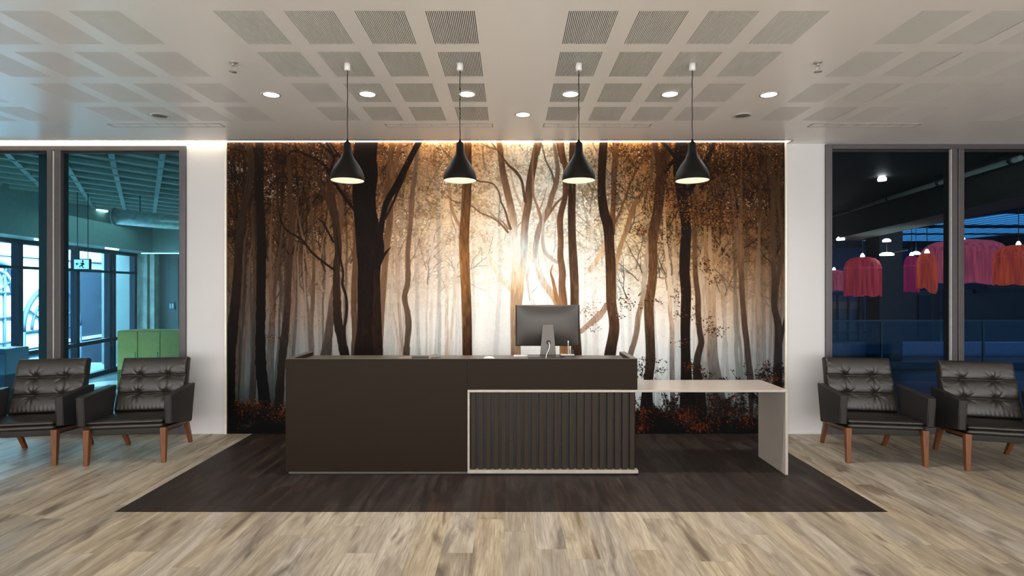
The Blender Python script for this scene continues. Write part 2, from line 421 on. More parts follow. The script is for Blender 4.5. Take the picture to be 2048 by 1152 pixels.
    A = lambda P: [(440+x/2.56, 270+y/2.56, w/2.56) for x,y,w in P]
    B = lambda P: [(800+x/2.56, 270+y/2.56, w/2.56) for x,y,w in P]
    Cc = lambda P: [(1180+x/2.56, 270+y/2.56, w/2.56) for x,y,w in P]
    E = lambda P: [(440+x/4.268, 600+y/4.268, w/4.268) for x,y,w in P]
    F = lambda P: [(1260+x/4.268, 600+y/4.268, w/4.268) for x,y,w in P]
    def S(*a): return list(a)
    # canopy twigs over the middle and the right
    for x,y,a,L,w,k in ((905,430,-.3,120,1.2,.82),(880,470,.2,150,1.2,.85),(860,500,-.2,170,1.3,.86),(845,520,.4,150,1.2,.86),(960,380,.5,90,1,.8),(900,400,.1,110,1,.8),
        (1230,420,.5,140,2.0,.6),(1240,440,.25,150,2.0,.62),(1190,470,-.35,130,1.7,.7),(1200,420,.3,140,1.7,.66),(1175,450,-.1,160,1.6,.72),(1260,400,.2,120,1.6,.55),(1290,420,-.35,120,1.6,.5),
        (1170,500,-.5,120,1.5,.75),(1460,470,.4,170,1.8,.6),(1480,430,-.3,150,1.8,.6),(1500,420,.3,140,1.6,.6),(1540,420,-.2,140,1.7,.5),(1440,420,-.35,140,1.6,.55),(1430,520,.3,120,1.4,.7),(1530,500,.4,120,1.4,.6),
        (520,480,.3,150,1.6,.62),(560,440,-.4,130,1.5,.6),(600,480,.35,150,1.5,.65),(640,500,.3,150,1.5,.7),(500,420,.2,110,1.5,.55),(475,450,-.2,130,1.5,.5),(790,420,-.3,120,1.2,.75),(815,460,.3,130,1.2,.75),(700,420,-.3,130,1.3,.5),
        (1070,400,.3,90,1.2,.85),(1030,380,-.4,90,1.2,.85),(1100,350,.3,80,1.2,.75),(1060,340,-.2,70,1.0,.75)):
        twig(x, y, a, L, w, k, 3, .85)
    for _ in range(290):
        x = rng.uniform(454, 1569); c_ = abs(x-1010)
        if c_ < 170 and rng.random() < .6: continue
        y = rng.uniform(300, 600); k = rng.uniform(.28,.66) if c_ > 230 else rng.uniform(.58,.84)
        twig(x, y, rng.normal(0,.45), rng.uniform(60,150), rng.uniform(.8,1.9), k, 3, .85)
    fo = np.clip((noise(2.4,2.0,31)*.4+noise(5,4,32)*.35+noise(26,18,33)*.45-.62)*9, 0, 1)*np.clip(dens*1.25,0,1)
    img *= (1-.42*fo)[:,:,None]*np.array([1.06,.98,.86])**fo[:,:,None]
    # pale trees in the glow
    stroke(B([(360,400,5),(400,510,7),(450,620,9),(510,730,9),(565,790,12)]), (222,200,170), .8)
    stroke(B([(640,690,6),(662,800,9),(684,872,10)]), (218,208,192), .8)
    stroke(B([(660,740,5),(700,770,7),(760,800,10)]), (222,216,204), .7)
    stroke(B([(730,560,8),(745,640,8),(790,690,8),(850,720,9)]), (205,198,188), .8)
    stroke(B([(210,380,4),(225,600,7),(240,800,8),(240,1000,10),(242,1130,14)]), [(400,(196,165,135)),(560,(212,188,165)),(700,(190,176,166))], .85, wob=.4)
    stroke(B([(290,560,6),(278,850,8),(262,1000,9),(245,1110,10)]), (208,188,168), .8)
    stroke(B([(165,600,8),(160,900,9),(155,1130,9)]), (214,200,186), .7)
    stroke(B([(255,270,5),(262,360,8),(290,440,8),(320,480,8)]), (160,120,84), .9)
    stroke(B([(560,160,5),(580,260,6),(610,340,7),(630,370,9),(640,450,9)]), (176,150,130), .8)
    stroke(Cc([(0,690,14),(40,630,12),(72,560,10),(95,480,8)]), (196,158,122), .8, ext=0)
    stroke(Cc([(30,1150,14),(25,950,14),(18,750,12),(10,500,10)]), (214,205,198), .6)
    stroke(Cc([(0,968,12),(50,925,15),(82,870,14)]), (168,138,118), 1, ext=0)
    stroke(B([(925,1005,12),(970,965,14),(1024,915,16)]), (172,142,122), 1, ext=0)
    # left wall of trunks
    for pts, c in (
        ([(470,400,6),(480,650,8),(475,850,11),(468,960,12),(470,1130,14)], S((440,(70,52,38)),(600,(86,70,58)),(720,(84,80,78)))),
        ([(415,480,4),(440,600,5),(462,760,6),(466,820,6)], (108,84,66)),
        ([(320,480,6),(300,640,8),(280,800,10),(262,1000,14),(255,1152,16),(245,1300,16)], S((450,(66,47,34)),(620,(74,58,48)),(720,(70,70,70)),(800,(52,54,55)))),
        ([(262,470,5),(258,640,7),(262,800,9),(268,950,10)], (92,72,56)),
        ([(385,560,7),(378,800,11),(368,950,13),(352,1100,16),(350,1200,16)], S((480,(82,60,46)),(620,(106,86,72)),(720,(104,100,98)),(760,(96,98,98)))),
        ([(555,480,6),(552,640,8),(550,800,9),(545,920,9),(548,1100,9)], S((450,(110,86,66)),(620,(150,128,112)),(720,(150,146,142)))),
        ([(400,700,4),(405,900,7),(395,1100,9)], (150,134,124)), ([(430,700,4),(440,900,6),(445,1100,8)], (160,146,136)),
        ([(520,600,4),(500,720,5),(530,800,5)], (130,105,85)),
        ([(120,640,8),(108,800,9),(98,950,10),(88,1100,10),(82,1300,12)], (68,54,46)),
        ([(150,700,6),(140,900,8),(125,1050,9),(115,1250,10)], (78,66,60)), ([(170,480,7),(178,700,8),(182,900,12),(178,1100,14),(165,1400,18)], S((500,(60,45,35)),(700,(52,48,46)),(820,(34,33,33)))),
        ([(890,430,5),(905,650,8),(915,850,8),(925,1000,9),(935,1130,12)], S((440,(150,122,96)),(600,(170,145,125)),(720,(140,130,122)))),
        ([(880,760,5),(888,900,6),(905,1010,6),(920,1100,8)], (178,160,146)),
        ([(350,100,9),(360,200,11),(358,300,13),(372,430,15),(364,560,14),(352,700,15),(348,850,17),(335,1000,20),(318,1152,20),(308,1300,22),(300,1420,24)],
            S((300,(58,40,26)),(430,(60,42,30)),(600,(54,40,32)),(700,(34,28,25)),(820,(12,9,8)))),
        ([(410,300,5),(385,380,7),(372,440,9)], (62,44,30)),
        ([(612,270,12),(622,400,14),(615,480,13),(600,580,12)], (88,62,42)),
        ([(880,40,14),(868,200,17),(858,290,20),(872,400,16),(852,560,18),(842,700,16),(830,850,16),(822,1000,16),(820,1130,15)], S((285,(92,64,40)),(400,(84,58,38)),(520,(108,80,58)),(650,(104,80,64)),(720,(88,76,68)))),
        ([(925,40,12),(905,120,12),(880,210,14)], (100,70,45)),
        ([(1010,100,9),(1000,180,11),(985,300,13),(975,450,12),(962,600,12),(962,740,14),(944,830,14),(957,900,14),(965,980,16),(958,1060,15),(955,1130,17)], S((300,(96,78,64)),(420,(104,80,62)),(600,(92,70,54)),(720,(66,56,48)))),
        ([(585,740,3),(578,780,6),(575,800,8),(568,900,16),(556,1020,22),(540,1130,27)], S((580,(92,72,58)),(650,(70,58,50)),(720,(52,48,45)))),
        ([(440,30,6),(445,90,9),(470,150,9),(500,230,10),(545,320,11),(580,420,13)], (56,38,26)),
        ([(565,30,18),(570,150,16),(568,250,16),(575,340,18),(588,420,19),(600,520,19),(605,600,18),(598,680,18),(598,800,20),(605,950,22),(622,1050,22),(642,1130,26)],
            S((285,(66,44,28)),(380,(56,38,26)),(480,(48,33,24)),(600,(42,29,22)),(720,(18,13,11)))),
        ([(618,640,6),(630,700,6),(626,760,7),(645,820,7),(650,870,8),(646,930,8),(636,1000,8),(640,1070,10)], (34,22,16)),
        ([(700,400,8),(699,480,13),(697,540,14),(690,700,14),(686,850,16),(690,1000,14),(685,1130,14)], S((480,(88,64,44)),(600,(80,58,42)),(720,(60,50,44)))),
        ):
        stroke(A(pts), c, .97, wob=.25)
    # branches in front on the left
    dk = (22,14,9)
    for pts in ([(690,385,8),(640,320,8),(600,262,9),(572,215,9),(548,170,7),(500,128,6),(440,102,6),(400,82,5),(360,88,5),(340,115,3),(325,135,2)],
                [(300,375,2),(318,450,4),(350,495,4),(420,535,5),(470,600,5),(530,650,5),(582,688,6)], [(385,540,2),(410,545,3),(435,560,4)],
                [(500,425,2),(525,445,4),(548,485,5),(582,548,5)], [(545,40,6),(575,95,8),(585,120,7),(575,160,7),(562,195,9)], [(582,105,6),(605,108,4),(622,116,1.5)], [(555,30,4),(600,95,5),(640,140,2)],
                [(145,30,7),(170,70,8),(190,100,9)], [(95,35,4),(125,75,5),(145,110,6)], [(250,30,1.5),(320,45,2),(385,65,2.5),(400,82,3)], [(375,30,2),(390,60,2.5),(400,82,3)],
                [(338,585,2),(352,610,4)], [(382,565,2),(372,610,4)], [(50,380,2),(80,470,2),(60,560,2)], [(60,130,3),(95,230,4),(110,260,5)], [(180,330,3),(195,260,4)]):
        stroke(A(pts), dk, .95, bk=.1)
    stroke(A([(150,30,16),(157,120,17),(160,200,18),(140,300,18),(122,380,18),(110,450,18),(100,540,20),(95,640,22),(88,760,23),(78,880,25),(66,980,28),(52,1100,30),(45,1250,34),(42,1530,38)]),
           S((285,(48,34,24)),(420,(44,32,24)),(560,(36,26,20)),(680,(20,15,12)),(780,(4,3,3))), 1, wob=.15)
    stroke(A([(203,20,19),(205,150,21),(205,300,20),(210,420,22),(214,560,23),(212,700,24),(210,900,24),(208,1050,25),(212,1200,28),(228,1350,30),(238,1540,36)]),
           S((285,(26,17,11)),(480,(24,15,10)),(640,(16,10,8)),(720,(5,4,4))), 1, wob=.15)
    # the great trunk
    stroke(A([(752,20,58),(742,120,60),(745,200,64),(738,300,60),(742,380,58),(752,460,62),(766,540,70),(770,600,70),(765,660,60),(762,760,58),(764,880,60),(765,1000,64),(758,1130,74)]),
           S((285,(22,13,8)),(420,(20,12,8)),(560,(24,15,10)),(660,(28,18,12)),(720,(22,14,11))), 1, bk=.5)
    stroke(A([(800,700,14),(802,850,18),(800,980,22),(812,1130,20)]), (44,28,18), .55, bk=.6, ext=0)
    stroke(A([(815,640,12),(826,592,12),(820,540,14),(826,470,15),(835,420,14),(850,350,15),(885,290,16),(922,225,17),(955,160,16),(990,90,15),(1022,30,16)]), (24,15,10), 1)
    stroke(A([(838,440,5),(862,395,6),(888,345,6),(905,300,6),(925,255,8)]), (34,22,14), 1)
    stroke(A([(873,575,2),(855,595,5),(835,620,9),(812,665,12)]), (26,16,10), 1)
    stroke(A([(905,312,2),(930,318,1.5)]), (40,28,18), 1)
    # centre
    stroke(B([(505,30,14),(515,100,15),(525,180,16),(548,290,18),(565,360,18),(578,430,19),(580,500,20),(582,560,22),(590,640,24),(604,720,28)]),
           S((285,(104,78,54)),(330,(90,66,48)),(400,(124,94,72)),(440,(165,140,118)),(480,(205,200,194)),(515,(222,212,198)),(560,(215,180,142))), 1, rim=-.06)
    stroke(B([(700,30,13),(688,120,18),(672,200,20),(660,290,20),(655,360,19),(642,430,19),(636,500,19),(634,560,20),(626,640,20),(612,720,24)]),
           S((285,(92,72,52)),(360,(76,56,42)),(430,(110,84,64)),(465,(150,136,124)),(495,(176,182,180)),(530,(205,196,180)),(560,(215,180,142))), 1, rim=-.06)
    stroke(B([(705,100,8),(715,60,8),(722,30,9)]), (84,66,50), 1)
    stroke(B([(604,700,34),(598,800,33),(592,900,28),(590,1000,25),(592,1130,26),(590,1460,30)]), S((520,(222,210,195)),(558,(212,186,156)),(580,(196,163,128)),(640,(170,138,112)),(712,(140,116,98))), 1, ext=0)
    for pts, c in (([(536,130,4),(560,160,6),(595,190,7),(622,235,7),(632,290,7),(640,340,8)], (78,54,36)), ([(238,305,2),(262,332,3),(290,345,4),(330,350,4),(370,365,4),(410,398,4),(460,418,4),(510,450,5),(552,498,6)], (110,84,62)),
                   ([(385,230,4),(430,240,4),(475,250,4),(505,290,4),(515,340,5),(535,380,5),(555,450,6),(565,480,7)], (92,70,54)), ([(458,395,2),(490,425,3),(525,445,4),(552,480,5)], (130,104,82)),
                   ([(680,240,6),(682,310,6),(700,360,6),(718,415,8),(722,440,9)], (132,100,76)), ([(750,270,2),(735,330,2.5),(715,380,3)], (130,104,84)), ([(832,318,5),(800,350,6),(775,385,7),(745,425,9)], (104,76,54)),
                   ([(720,20,3),(745,130,4),(775,190,5),(790,250,6)], (84,78,66)), ([(410,40,3),(460,65,4),(500,78,4)], (110,84,58)), ([(800,30,5),(815,90,8),(830,140,10)], (74,54,38))):
        stroke(B(pts), c, .95, bk=.1)
    stroke(B([(795,90,9),(806,170,11),(800,240,13),(778,310,14),(762,370,14),(735,430,15),(712,480,15),(698,540,14),(692,600,14),(700,660,15),(725,740,17),(768,800,18),(802,850,19),(815,875,22)]),
           S((285,(100,88,72)),(360,(104,84,68)),(430,(126,100,80)),(470,(140,130,120)),(520,(190,188,182)),(560,(208,198,184)),(590,(200,170,138)),(612,(176,138,100))), 1)
    stroke(B([(732,470,7),(730,530,8),(738,590,9),(760,620,9),(800,650,9)]), (168,158,148), .9)
    stroke(B([(822,30,16),(832,110,15),(848,170,15),(846,240,14),(845,310,14),(828,380,15),(818,440,16),(822,540,15),(820,620,16),(830,700,18),(828,770,18),(835,870,22),(840,1000,24),(842,1140,26)]),
           S((285,(92,64,42)),(400,(72,50,36)),(470,(96,70,52)),(540,(110,82,62)),(580,(118,86,62)),(612,(138,100,68))), 1, rim=-.15)
    stroke(B([(784,662,1.5),(770,700,4),(780,735,7),(790,780,9),(800,830,12),(822,872,16)]), (150,108,72), 1)
    stroke(B([(885,20,18),(882,150,19),(880,270,19),(878,400,20),(880,520,20),(886,640,22),(892,760,22),(893,860,22),(895,960,24),(900,1060,26),(902,1130,28)]),
           S((285,(60,40,26)),(400,(50,34,24)),(520,(74,54,40)),(620,(92,68,48)),(712,(52,38,30))), 1, rim=.1, bk=.4)
    stroke(B([(347,20,18),(345,150,22),(342,260,24),(336,380,24),(330,480,25),(328,560,26),(332,680,25),(338,820,25),(342,950,25),(344,1130,25)]),
           S((285,(84,56,32)),(360,(80,54,34)),(440,(98,66,38)),(500,(118,80,46)),(560,(130,90,52)),(640,(84,58,37)),(712,(58,38,25))), 1, rim=-.12, bk=.45)
    # right of centre
    stroke(Cc([(318,150,8),(310,230,8),(282,290,11),(250,320,12),(225,360,13),(205,420,13),(180,500,12),(155,570,12),(138,640,11),(130,690,10),(122,760,4)]), S((330,(84,60,42)),(420,(118,84,54)),(540,(176,142,106))), 1)
    for pts, c in (([(185,320,4),(190,370,5),(205,400,6)], (128,92,58)), ([(240,100,3),(230,180,4),(190,290,5),(150,400,6),(125,450,7)], (90,62,40)), ([(310,60,4),(250,160,4),(200,260,5),(185,330,5)], (80,56,36))):
        stroke(Cc(pts), c, .9, bk=.1)
    stroke(Cc([(128,20,16),(130,110,15),(122,200,15),(120,300,13),(116,400,13),(112,500,16)]), S((285,(96,64,36)),(360,(78,56,42)),(460,(92,62,38))), 1)
    stroke(Cc([(70,20,21),(62,130,22),(58,230,20),(60,320,22),(72,400,25),(92,470,27),(98,560,25),(104,660,26),(106,760,26),(108,860,26),(120,940,26),(122,1000,27),(108,1080,28),(100,1130,30)]),
           S((285,(40,26,16)),(440,(40,26,17)),(520,(62,42,28)),(600,(92,66,46)),(650,(74,52,38)),(712,(36,27,22))), 1, bk=.4)
    stroke(Cc([(290,540,3),(292,560,9),(290,620,12),(280,700,13),(272,800,12),(258,880,13),(245,930,14),(238,1000,14),(222,1070,14),(205,1125,15)]), S((480,(150,120,90)),(560,(172,156,136)),(620,(150,124,100)),(712,(100,86,76))), 1)
    stroke(Cc([(380,440,7),(385,560,9),(400,680,10),(406,800,11),(408,900,11),(418,1000,12),(418,1200,13),(425,1500,12)]), S((440,(176,140,104)),(560,(205,178,150)),(640,(176,150,128)),(720,(110,104,102)),(820,(60,60,60))), .95)
    stroke(Cc([(430,600,12),(440,800,14),(445,1000,16)]), (216,196,174), .6)
    stroke(Cc([(570,740,16),(572,820,16),(588,950,16),(596,1100,18),(600,1250,22)]), S((520,(196,164,128)),(640,(184,162,142)),(720,(140,134,130)),(800,(70,70,70))), .95)
    stroke(Cc([(612,520,8),(612,620,14),(618,760,20),(622,900,21),(624,1020,24),(628,1150,28),(650,1300,34)]), S((470,(170,130,90)),(540,(176,142,108)),(640,(160,132,108)),(680,(120,108,98)),(740,(86,82,80)),(820,(34,33,32))), 1)
    stroke(Cc([(690,510,5),(672,560,6),(645,620,8),(630,660,9)]), (140,102,68), .9, ext=0); stroke(Cc([(735,540,3),(700,590,4),(650,650,5)]), (148,110,76), .9, ext=0)
    stroke(Cc([(588,440,7),(590,560,8),(600,640,8),(606,700,9)]), (128,94,62), .95)
    stroke(Cc([(530,430,10),(535,520,12),(535,620,12),(538,720,13),(550,820,14),(552,920,14),(560,1010,15),(568,1060,16),(550,1130,18),(545,1200,20),(555,1300,30),(560,1400,34)]),
           S((430,(74,50,32)),(520,(88,64,44)),(620,(70,52,40)),(720,(44,36,32)),(820,(10,8,7))), 1)
    for q, c0 in (([(705,180,6),(722,260,8),(732,340,9),(740,400,10),(748,470,12),(762,560,12),(768,640,13)], 0), ([(772,180,5),(770,280,8),(770,400,9),(772,500,9),(776,580,9),(778,640,9)], 0), ([(640,200,3),(690,290,5),(730,370,6),(745,420,6)], 0)):
        stroke(Cc(q), S((330,(74,52,36)),(440,(84,60,42)),(520,(104,76,54))), .97)
    stroke(Cc([(768,600,18),(772,700,15),(776,800,14),(782,880,14),(790,980,15),(800,1060,15),(808,1152,16),(820,1250,17),(832,1400,20),(835,1500,24)]), S((500,(104,76,54)),(600,(84,62,48)),(680,(62,52,46)),(760,(48,44,43)),(820,(30,28,28))), 1)
    stroke(Cc([(862,560,8),(858,650,12),(855,750,14),(856,850,14),(862,950,15),(864,1050,14),(862,1200,15),(850,1400,16)]), S((490,(140,110,82)),(620,(140,116,98)),(700,(104,100,98)),(780,(88,92,94))), .9)
    for q in ([(920,30,10),(918,120,10),(922,200,12),(936,280,13),(935,360,13),(932,450,13),(935,540,13),(936,640,13),(940,740,13),(938,840,14),(945,900,16),(962,980,19),(962,1080,20),(960,1200,22),(960,1400,24)],
              [(978,30,8),(970,120,10),(964,220,9),(960,320,10),(970,420,8),(978,500,8),(988,560,9),(978,620,8),(965,700,10),(952,790,12),(945,860,13)], [(1000,930,8),(985,1000,9),(972,1060,12)], [(995,480,4),(985,540,6)], [(940,200,6),(965,330,6)]):
        stroke(Cc(q), S((285,(44,34,26)),(400,(62,46,34)),(520,(72,54,42)),(620,(50,40,34)),(720,(34,31,30)),(800,(22,20,19))), 1)
    stroke(Cc([(325,20,14),(340,90,15),(355,160,18),(358,230,22)]), (58,38,24), 1)
    stroke(Cc([(398,20,20),(385,90,22),(372,170,24),(362,250,25),(352,330,26),(342,410,26),(328,470,26),(320,560,23),(322,650,22),(318,740,23),(308,810,24),(300,870,25),(302,960,25),(306,1050,24),(308,1150,25),(300,1230,24),(292,1290,26),(288,1400,34)]),
           S((285,(54,34,20)),(400,(58,37,23)),(450,(74,49,31)),(560,(98,68,44)),(620,(94,67,45)),(680,(62,46,36)),(740,(40,30,25)),(820,(10,8,7))), 1, bk=.4)
    stroke(Cc([(475,20,32),(460,100,32),(452,180,28),(462,260,28),(472,340,26),(485,420,25),(490,500,25),(486,580,27),(482,700,27),(490,800,26),(488,900,26),(486,1000,25),(488,1130,25),(492,1250,30),(500,1400,44)]),
           S((285,(20,12,7)),(440,(24,15,10)),(560,(36,23,15)),(640,(30,20,14)),(760,(16,11,9)),(820,(6,4,4))), 1)
    for q in ([(638,20,9),(620,80,11),(590,140,12),(560,200,12),(530,250,13),(495,300,18)], [(350,25,7),(390,60,8),(430,110,10)], [(385,190,8),(410,150,10),(440,120,10)], [(720,130,2),(680,190,3),(620,230,3),(560,270,4)]):
        stroke(Cc(q), (22,13,8), 1)
    # ---- leaf sprays
    def spray(cx_, cy_, sx, sy, n, r, cols, al=.9):
        leaves(rng.normal(cx_, sx, n), rng.normal(cy_, sy, n), r, cols, al)
    br = [(34,20,10),(60,34,14),(96,56,22),(44,26,12),(26,15,8)]; og = [(120,74,30),(150,92,40),(90,52,22)]
    sc = 2.56
    for (x,y,sx,sy,n) in ((560,380,80,42,620),(620,430,60,30,360),(450,350,50,60,230),(300,300,35,40,90),(290,370,22,28,60),(270,490,22,16,60),(400,250,40,50,120),(660,400,34,30,120),(250,480,22,10,30),(400,520,40,18,50),
                          (575,665,30,16,60),(640,745,22,10,26),(600,690,20,20,26),(450,820,14,30,40),(460,920,22,14,30),(640,1000,30,16,60),(590,960,40,20,30),(470,1060,26,10,24),(530,900,10,30,24),
                          (340,850,20,4,16),(200,870,40,18,50),(180,830,20,14,20),(160,930,14,10,14),(780,440,30,12,30),(640,560,8,20,14),(840,440,16,8,14),(130,290,16,60,60),(190,180,40,60,140),(150,60,20,30,50),(560,120,60,60,160),(700,100,90,50,280),(720,230,60,60,260),(960,120,30,70,160)):
        spray(1180+x/sc, 270+y/sc, sx/sc, sy/sc, n, 1.7, br)
        spray(1180+x/sc, 270+y/sc, sx/sc, sy/sc, n//4, 1.5, og)
    for (x,y,sx,sy,n,c) in ((980,890,30,30,60,[(150,110,70),(120,84,50),(90,60,36)]),(960,900,24,12,26,og),(1000,990,24,10,24,br)):
        spray(800+x/sc, 270+y/sc, sx/sc, sy/sc, n, 1.3, c)
    for (x,y,sx,sy,n) in ((80,90,40,50,120),(60,200,40,80,140),(290,890,30,16,40),(290,1035,45,8,50),(480,200,60,70,140),(430,240,60,60,90),(250,140,50,60,90)):
        spray(440+x/sc, 270+y/sc, sx/sc, sy/sc, n, 1.4, [(50,34,22),(74,50,32),(36,24,16),(100,66,38)])
    for (x,y,sx,sy,n) in ((460,930,60,14,70),(480,980,40,12,40)): spray(440+x/sc, 270+y/sc, sx/sc, sy/sc, n, 1.1, [(130,92,62),(110,78,54),(160,120,90)], .7)
    for (x,y,sx,sy,n) in ((200,120,60,50,300),(150,180,60,40,160),(260,200,50,50,160),(420,140,50,60,160),(940,230,40,60,120),(740,110,50,40,90),(60,300,40,60,60)):
        spray(800+x/sc, 270+y/sc, sx/sc, sy/sc, n, 1.2, [(132,84,40),(160,106,58),(104,64,30),(184,132,84)], .6)
    spray(868+2, 710, 4, 2, 8, 1.6, [(30,20,14)])
    # bushes: black stems and leaves against the mist, rust leaves on the ground
    gl = np.interp(xs, [454,520,590,700,1000,1200,1262,1290,1340,1400,1470,1569], [800,806,820,826,826,826,818,812,822,826,830,832])
    gnd = np.clip((Y-(gl[None,:]+7*(n3-.5)+10*(n2-.5)))/5, 0, 1)
    img[:] = img*(1-gnd[:,:,None])+np.array([.018,.014,.012])*gnd[:,:,None]
    bl = [(12,8,6),(20,13,9),(30,18,12),(16,10,8)]; rs = [(84,36,14),(58,25,11),(112,50,22),(44,21,10),(70,38,20)]
    for k in range(70):
        x = rng.choice([rng.uniform(1300,1420), rng.uniform(1420,1500), rng.uniform(1525,1566)]); yb = rng.uniform(815,840)
        L = rng.uniform(20,62) if x < 1500 else rng.uniform(60,105)
        a = rng.uniform(-.9,.9); pts = [(x,yb,.9)]
        for i in range(6):
            a += rng.normal(0,.22); x += math.sin(a)*L/6; yb -= math.cos(a)*L/6; pts.append((x,yb,.9-.12*i))
            m = rng.integers(4, 9)
            leaves(rng.normal(x,3.2,m), rng.normal(yb,2.6,m), 1.8, bl+([(70,30,14)] if rng.random() < .4 else []), .95)
        stroke(pts, (14,10,8), .95, sm=False, bk=0)
    for (x,y,sx,sy,n) in ((720,845,20,8,16),(500,560,30,22,60),(490,590,24,8,20),(590,600,24,20,36),(620,640,14,12,16),(660,640,34,18,36),(1150,580,40,24,90),(1220,640,50,34,160),(1280,600,26,30,90),(1130,640,24,12,24),(800,668,18,8,20),(250,600,26,14,30),(90,580,20,30,50),(110,640,14,10,14),(250,520,26,10,14),(100,500,14,10,10)):
        spray(1260+x/4.268, 600+y/4.268, sx/4.268, sy/4.268, n, 1.7, bl, .95)
    for (x,y,sx,sy,n) in ((500,570,24,14,24),(600,580,10,8,8),(710,850,8,14,10),(1210,670,30,18,30),(1150,545,20,5,8),(880,820,20,16,12)):
        spray(1260+x/4.268, 600+y/4.268, sx/4.268, sy/4.268, n, 2.2, rs, .9)
    n = 1500; px = rng.uniform(1262,1569,n); py = 812+np.abs(rng.normal(0,22,n)); leaves(px, py, 1.5, rs+bl+bl+bl+bl, .7)
    for (x,y,sx,sy,n) in ((100,1000,30,60,110),(90,1090,30,20,60),(130,940,24,8,26),(500,1000,50,40,130),(590,1080,60,26,160),(420,980,40,24,70),(700,1030,70,20,50),(1000,1020,80,40,110),(820,960,80,12,30)):
        spray(1260+x/4.268, 600+y/4.268, sx/4.268, sy/4.268, n, 1.8, rs, .85)
    n = 420; leaves(rng.uniform(470,585,n), 800+np.abs(rng.normal(0,20,n)), 1.4, [(110,56,22),(80,40,16),(60,30,14),(30,18,10)], .8)
    for (x,y,sx,sy,n) in ((230,900,50,30,120),(480,980,60,30,90),(330,900,14,40,30),(530,950,20,24,40)):
        spray(440+x/4.268, 600+y/4.268, sx/4.268, sy/4.268, n, 1.3, [(100,52,20),(74,38,16),(130,72,30)], .7)
    spray(440+240/4.268, 600+1065/4.268, 10, 3, 26, .9, [(120,110,100)], .7)
    # fine grain of the print
    img *= (1+.05*(n5-.5))[:,:,None]
    return np.clip(img, 0, 1)**2.2          # to scene-linear
# ------------------------------------------------------------------ palette
M_wall = mat('wall paint', (.635,.63,.63), .7, var=.015, nscale=3, bump=.05, bscale=400)
M_ceil = mat('ceiling panel', (.90,.88,.86), .30, var=.012, nscale=2, spec=.32)
M_slot = mat('slot backing', (.035,.028,.024), .8, var=.05)
M_light = planks('light oak planks', [(.185,.150,.108),(.305,.255,.190),(.400,.343,.260),(.50,.44,.345)], (.08,.065,.05), (.19,.145,.098), (.11,.083,.058))
M_dark = planks('dark oak planks', [(.009,.0055,.0042),(.020,.0130,.0104),(.034,.0225,.0185),(.064,.046,.038)], (.006,.005,.004), (.016,.011,.009), (.016,.012,.010))
M_frame = mat('anodised frame', (.115,.105,.112), .42, metal=.55, var=.04)
M_gasket = mat('bright gasket', (.7,.7,.68), .3, metal=.3)
M_black = mat('black rubber', (.008,.008,.010), .5)
M_trim = mat('pale metal trim', (.80,.74,.64), .35, metal=.2)
M_desk = mat('charcoal laminate', (.0165,.0108,.0060), .45, var=.03, nscale=5, spec=.10)
M_desktop = mat('taupe desk top', (.085,.072,.060), .38, var=.04, nscale=6)
M_slat = mat('dark slat laminate', (.031,.0235,.0155), .40, var=.04, spec=.14)
M_strip = mat('light beige edge strip', (.42,.37,.32), .3, metal=.15)
M_table = mat('pale grey beige laminate', (.40,.355,.315), .28, var=.02)
M_leather = mat('black brown leather', (.0165,.0135,.0108), .37, var=.12, nscale=9, bump=.35, bscale=260, spec=.55)
M_arm = mat('dark arm leather', (.022,.0205,.0205), .45, var=.08, nscale=9, bump=.25, bscale=420, spec=.35)
M_seam = mat('seam piping', (.016,.014,.012), .5)
M_wood = mat('warm brown wood', (.150,.052,.018), .36, var=.28, nscale=14, stretch=(6,6,.6), bump=.1, bscale=60)
M_shade = mat('matt black shade', (.0080,.0072,.0064), .6, var=.04, spec=.10)
M_cream = emis('warm lamp diffuser', (1.0,.83,.56), .95)
M_inner = mat('white inner shade', (.8,.76,.66), .5)
M_white = mat('white plastic', (.78,.77,.74), .35, var=.02)
M_cordw = mat('white cord', (.75,.74,.72), .4)
M_cord = mat('black cord', (.012,.011,.010), .6)
M_lit = emis('downlight lens', (1.0,.96,.90), 6)
M_led = emis('warm led strip', (1.0,.84,.62), 22)
M_ring = mat('downlight ring', (.55,.53,.50), .35, metal=.3)
M_spk = mat('speaker mesh', (.16,.155,.15), .6, bump=.6, bscale=900)
M_line = mat('grey vent line', (.33,.30,.275), .6)  # plain grey for the vent frames and joint lines
M_mon = mat('space grey aluminium', (.048,.043,.039), .38, metal=.5, var=.02)
M_monst = mat('grey aluminium stand', (.080,.072,.065), .38, metal=.5, var=.02)
M_screen = mat('black screen glass', (.01,.01,.012), .08)
M_brown = mat('tan leather folder', (.19,.145,.12), .55)
M_book = mat('black notebook', (.014,.013,.012), .5)
M_tray = mat('dark steel tray', (.05,.046,.043), .4, metal=.5)
M_clear = glass('clear acrylic', (.82,.80,.78), .06)
M_spr = mat('sprinkler metal', (.42,.39,.36), .35, metal=.4)
# ------------------------------------------------------------------ the room
CZ = 3.27; WY = 6.205; CE = 6.06
bm = BM()
quad(bm, (-8,-7,0), (8,-7,0), (8,4.042,0), (-8,4.042,0)); quad(bm, (-8,4.042,0), (-2.91,4.042,0), (-2.91,WY+.1,0), (-8,WY+.1,0))
quad(bm, (2.78,4.042,0), (8,4.042,0), (8,WY+.1,0), (2.78,WY+.1,0))
floor = struct('floor', bm, M_light)
bm = BM(); quad(bm, (-2.91,4.042,0), (2.78,4.042,0), (2.78,WY+.02,0), (-2.91,WY+.02,0))
obj('dark_plank_inlay', bm, M_dark, floor, label='dark brown plank inlay under the reception desk')
